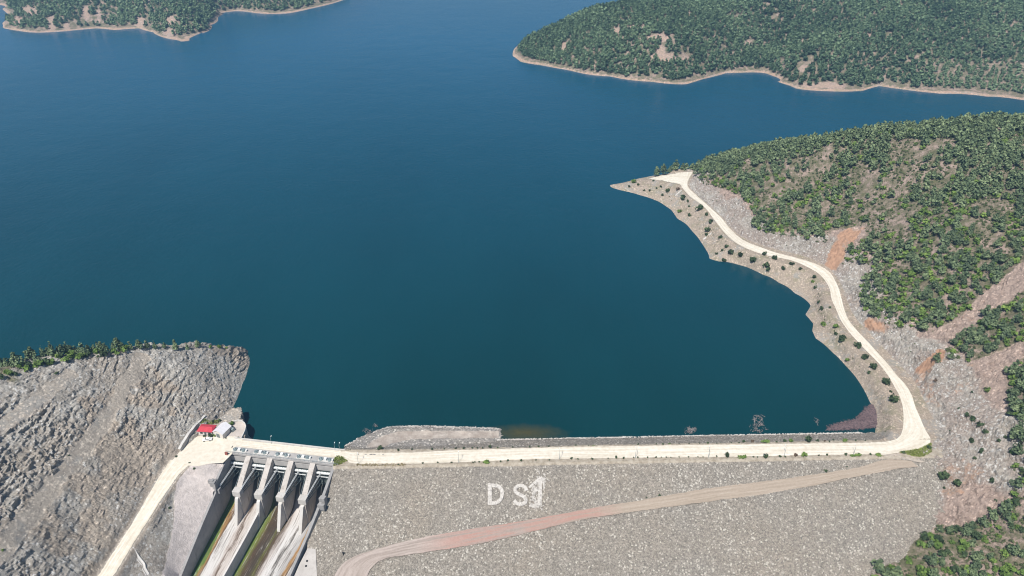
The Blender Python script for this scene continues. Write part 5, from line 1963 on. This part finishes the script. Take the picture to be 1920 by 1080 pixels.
M_GRASS = leaf_mat('grass_blades', (.10, .13, .03), (.17, .22, .045), (.28, .31, .09))
damh = lambda x, y: np.maximum(dam(x, y), 5.2)
nearh = lambda x, y: np.maximum(dam(x, y), hill_xy(x, y))
grass_patch([(1684, 850), (1700, 847), (1722, 843), (1735, 837), (1745, 833), (1746, 850), (1730, 858), (1712, 857)], 1500, nearh, 5.3, 'bright green grass patch at the outer corner of the crest road', M_GRASS)
grass_patch([(627, 861), (634, 856), (645, 860), (652, 866), (640, 872), (626, 876)], 700, dam, 5.3, 'green grass patch between the spillway wall and the crest road', M_GRASS)
grass_patch([(668, 871), (760, 871.5), (760, 876), (668, 876)], 260, dam, 5.3, 'dry grass along the verge of the crest road near the spillway', leaf_mat('dry_grass', (.16, .13, .06), (.25, .20, .10), (.34, .29, .16)))
grass_patch([(376, 800), (384, 788), (412, 787), (410, 793), (384, 797)], 420, lambda x, y: left_xy(x, y), 6.2, 'olive grass behind the red-roofed house', M_GRASS)

# ------------------------------------------------------------------ shrubs on the lakeside bank below the curving road
BK = [(1187, 333, 2.2, 0), (1188, 343, 2.0, 0), (1180, 351, 1.0, 1), (1197, 347.5, 1.1, 1), (1207, 358, 1.0, 1), (1218, 358, .9, 1), (1225, 340, 1.0, 1), (1231, 354, .9, 1), (1239, 351, 1.2, 1), (1242, 367, 1.1, 1), (1252, 359, 1.9, 1), (1272, 356, 1.5, 2), (1274, 398, 1.7, 0), (1280, 374, 2.2, 1), (1290, 379, 1.2, 1), (1292, 388, 1.0, 1),
      (1292.5, 405, 1.3, 1), (1310.6, 395, 2.7, 1), (1323, 441, 1.3, 1), (1324, 404, 1.4, 1), (1327.6, 434, 2.0, 1), (1332, 418, 1.8, 1), (1342.5, 477, 1.1, 1), (1350, 447, 1.6, 1), (1354, 471, 1.0, 1), (1357.4, 490, 1.7, 1), (1360.6, 464, 1.5, 1), (1370, 477, 2.2, 1), (1388, 480, 1.8, 1), (1411.7, 491, 2.3, 1),
      (1434, 478, 1.6, 1), (1435, 501, 2.0, 1), (1439, 508, 1.7, 1), (1452, 486, 1.7, 1), (1468, 505, 1.4, 1), (1484, 497, 1.3, 1), (1487, 495.5, .9, 1), (1501, 505, 1.2, 1), (1527, 521, 1.3, 1), (1524, 530, 1.0, 0), (1527, 541, 1.1, 1), (1541, 581, 1.4, 1), (1535, 568, 1.0, 1), (1544, 611, 1.6, 0), (1555, 578, .8, 1), (1567, 627, 1.2, 1),
      (1568.5, 614, 1.6, 0), (1578.7, 638, 2.4, 1), (1590, 677, 1.2, 0), (1605, 651, 1.8, 1), (1621, 672.5, 1.8, 1), (1628.6, 700.5, 1.0, 1), (1637, 692, 2.0, 1), (1660, 720, 2.0, 1), (1670, 735, .8, 1), (1671, 752, 2.2, 1)]
BK.sort(key=lambda p: -p[1] + .0 * p[0])
hs = lambda a, b_: hill_xy(a, b_, True)
for i, (px_, py_, r, tone) in enumerate(BK):
    x, y, z = on_surface(px_, py_, hs)
    size = 'large' if r >= 1.8 else ('middling' if r >= 1.2 else 'small')
    put_shrub((x, y, z - .1), r * 1.3, f'{size} {TW[tone]} shrub on the lake bank below the road, {ordinal(i + 1)} from the dam', 'shrubs on the lake bank below the curving road', tone, random.uniform(1.0, 1.4))
for i, (px_, py_, s_) in enumerate([(1231, 327, 1.35), (1243, 326, 1.5), (1255, 325.5, 1.0), (1266, 324, 1.7), (1279, 323.5, 1.2)]):
    x, y, z = W(px_, py_, 6)
    z = float(hill_base(np.array([x]), np.array([y]))[0])
    put_tree('pine', (x, y, z), s_, f'dark tree behind the pale spit, {ordinal(i + 1)} from its tip', 'tree', 'trees behind the pale spit', 'pine_tree')

# bushes alone on the bare rock right of the dam
RK = [(1768, 897, 3.0, 1, 'largest dark bush on the bare rock beside the dam'), (1793.7, 910, 2.4, 1, 'second large dark bush on the bare rock beside the dam'), (1858.5, 903, 1.6, 1, 'round dark bush on the bare rock near the right edge'), (1839, 849, 1.3, 1, ''), (1827, 860, 1.0, 1, ''), (1786, 871, .7, 1, ''), (1769.6, 916, .8, 1, ''),
      (1850, 733, 1.8, 0, 'bright bush alone high on the bare rock field'), (1822, 736, .8, 1, ''), (1798, 768, 1.1, 1, ''), (1812.7, 779, 1.5, 1, ''), (1822, 789, 2.0, 1, 'dark bush at the upper end of a row of three on the rock'), (1834, 800, 2.2, 1, 'dark bush in the middle of a row of three on the rock'), (1845, 811, 1.7, 1, 'dark bush at the lower end of a row of three on the rock'),
      (1781, 808, .6, 1, ''), (1821, 828, 1.7, 1, ''), (1872, 828, 1.2, 1, ''), (1885, 821, 1.1, 1, ''), (1840, 847, 1.4, 1, ''), (1752.6, 715, 1.4, 2, ''), (1770, 916, .6, 1, ''), (1852.5, 955, 1.2, 1, ''), (1866.6, 939, .9, 1, ''), (1777, 998, 2.2, 1, 'dark bush at the edge of the riprap above the thicket'), (1786, 870, .5, 1, ''),
      (1747, 604, 1.5, 0, ''), (1690, 600, 1.2, 1, '')]
RK.sort(key=lambda p: p[1])
for i, (px_, py_, r, tone, lab) in enumerate(RK):
    x, y, z = on_surface(px_, py_, nearh)
    if not lab:
        lab = f'{"small" if r < 1.1 else "middling"} {TW[tone]} bush on the bare rock right of the road, {ordinal(i + 1)} counting downhill'
    put_shrub((x, y, z - .1), r, lab, 'bushes on the bare rock right of the road', tone, 1.15)

# ------------------------------------------------------------------ haze, light, camera
hz = MB()
hz.box(-2700, 2700, -60, 3700, -80, 300)
m = bpy.data.materials.new('haze_air')
m.use_nodes = True
nt = m.node_tree
for n in list(nt.nodes):
    nt.nodes.remove(n)
out = nt.nodes.new('ShaderNodeOutputMaterial')
pv = nt.nodes.new('ShaderNodeVolumePrincipled')
pv.inputs['Color'].default_value = (.34, .64, 1.0, 1)
pv.inputs['Density'].default_value = HAZE
pv.inputs['Anisotropy'].default_value = .2
nt.links.new(pv.outputs[0], out.inputs['Volume'])
if HAZE > 0:
    o = hz.build('haze', m)
    tag(o, 'thin blue haze over the lake', 'haze', None, 'stuff')

to_sun = Vector((-.45, -.90, 0)).normalized()
EL = math.radians(57)
sd = Vector((to_sun.x * math.cos(EL), to_sun.y * math.cos(EL), math.sin(EL)))
sun = bpy.data.lights.new('sun', 'SUN')
sun.energy = SUN_E
sun.angle = math.radians(.5)
sun.color = (1.0, .955, .88)
so = bpy.data.objects.new('sun', sun)
COL.objects.link(so)
so.rotation_euler = (-sd).to_track_quat('-Z', 'Y').to_euler()
so.location = sd * 400

w = bpy.data.worlds.new('World')
SC.world = w
w.use_nodes = True
nt = w.node_tree
bg = nt.nodes['Background']
sky = nt.nodes.new('ShaderNodeTexSky')
sky.sky_type = 'NISHITA'
sky.sun_disc = False
sky.sun_elevation = EL
sky.sun_rotation = math.atan2(to_sun.x, to_sun.y)
sky.altitude = 300
sky.air_density = 1.0
sky.dust_density = .3
sky.ozone_density = 2.5
nt.links.new(sky.outputs[0], bg.inputs['Color'])
bg.inputs['Strength'].default_value = SKY_E

cam = bpy.data.cameras.new('camera')
co = bpy.data.objects.new('camera', cam)
COL.objects.link(co)
co.location = (0, 0, CAM_H)
co.rotation_euler = (math.pi / 2 - PITCH, 0, 0)
cam.sensor_width = 36
cam.lens = 36 * FOC / 1920
cam.clip_start = 1
cam.clip_end = 9000
SC.camera = co

SC.view_settings.view_transform = 'Standard'
SC.view_settings.look = 'None'
SC.view_settings.exposure = EXPO
SC.view_settings.gamma = 1
SC.view_settings.use_curve_mapping = False
SC.render.engine = 'CYCLES'
SC.cycles.use_denoising = True
SC.cycles.denoiser = 'OPENIMAGEDENOISE'
SC.cycles.filter_width = 1.1
SC.cycles.max_bounces = 5
SC.cycles.diffuse_bounces = 2
SC.cycles.glossy_bounces = 2
SC.cycles.volume_bounces = 0
SC.cycles.transparent_max_bounces = 8
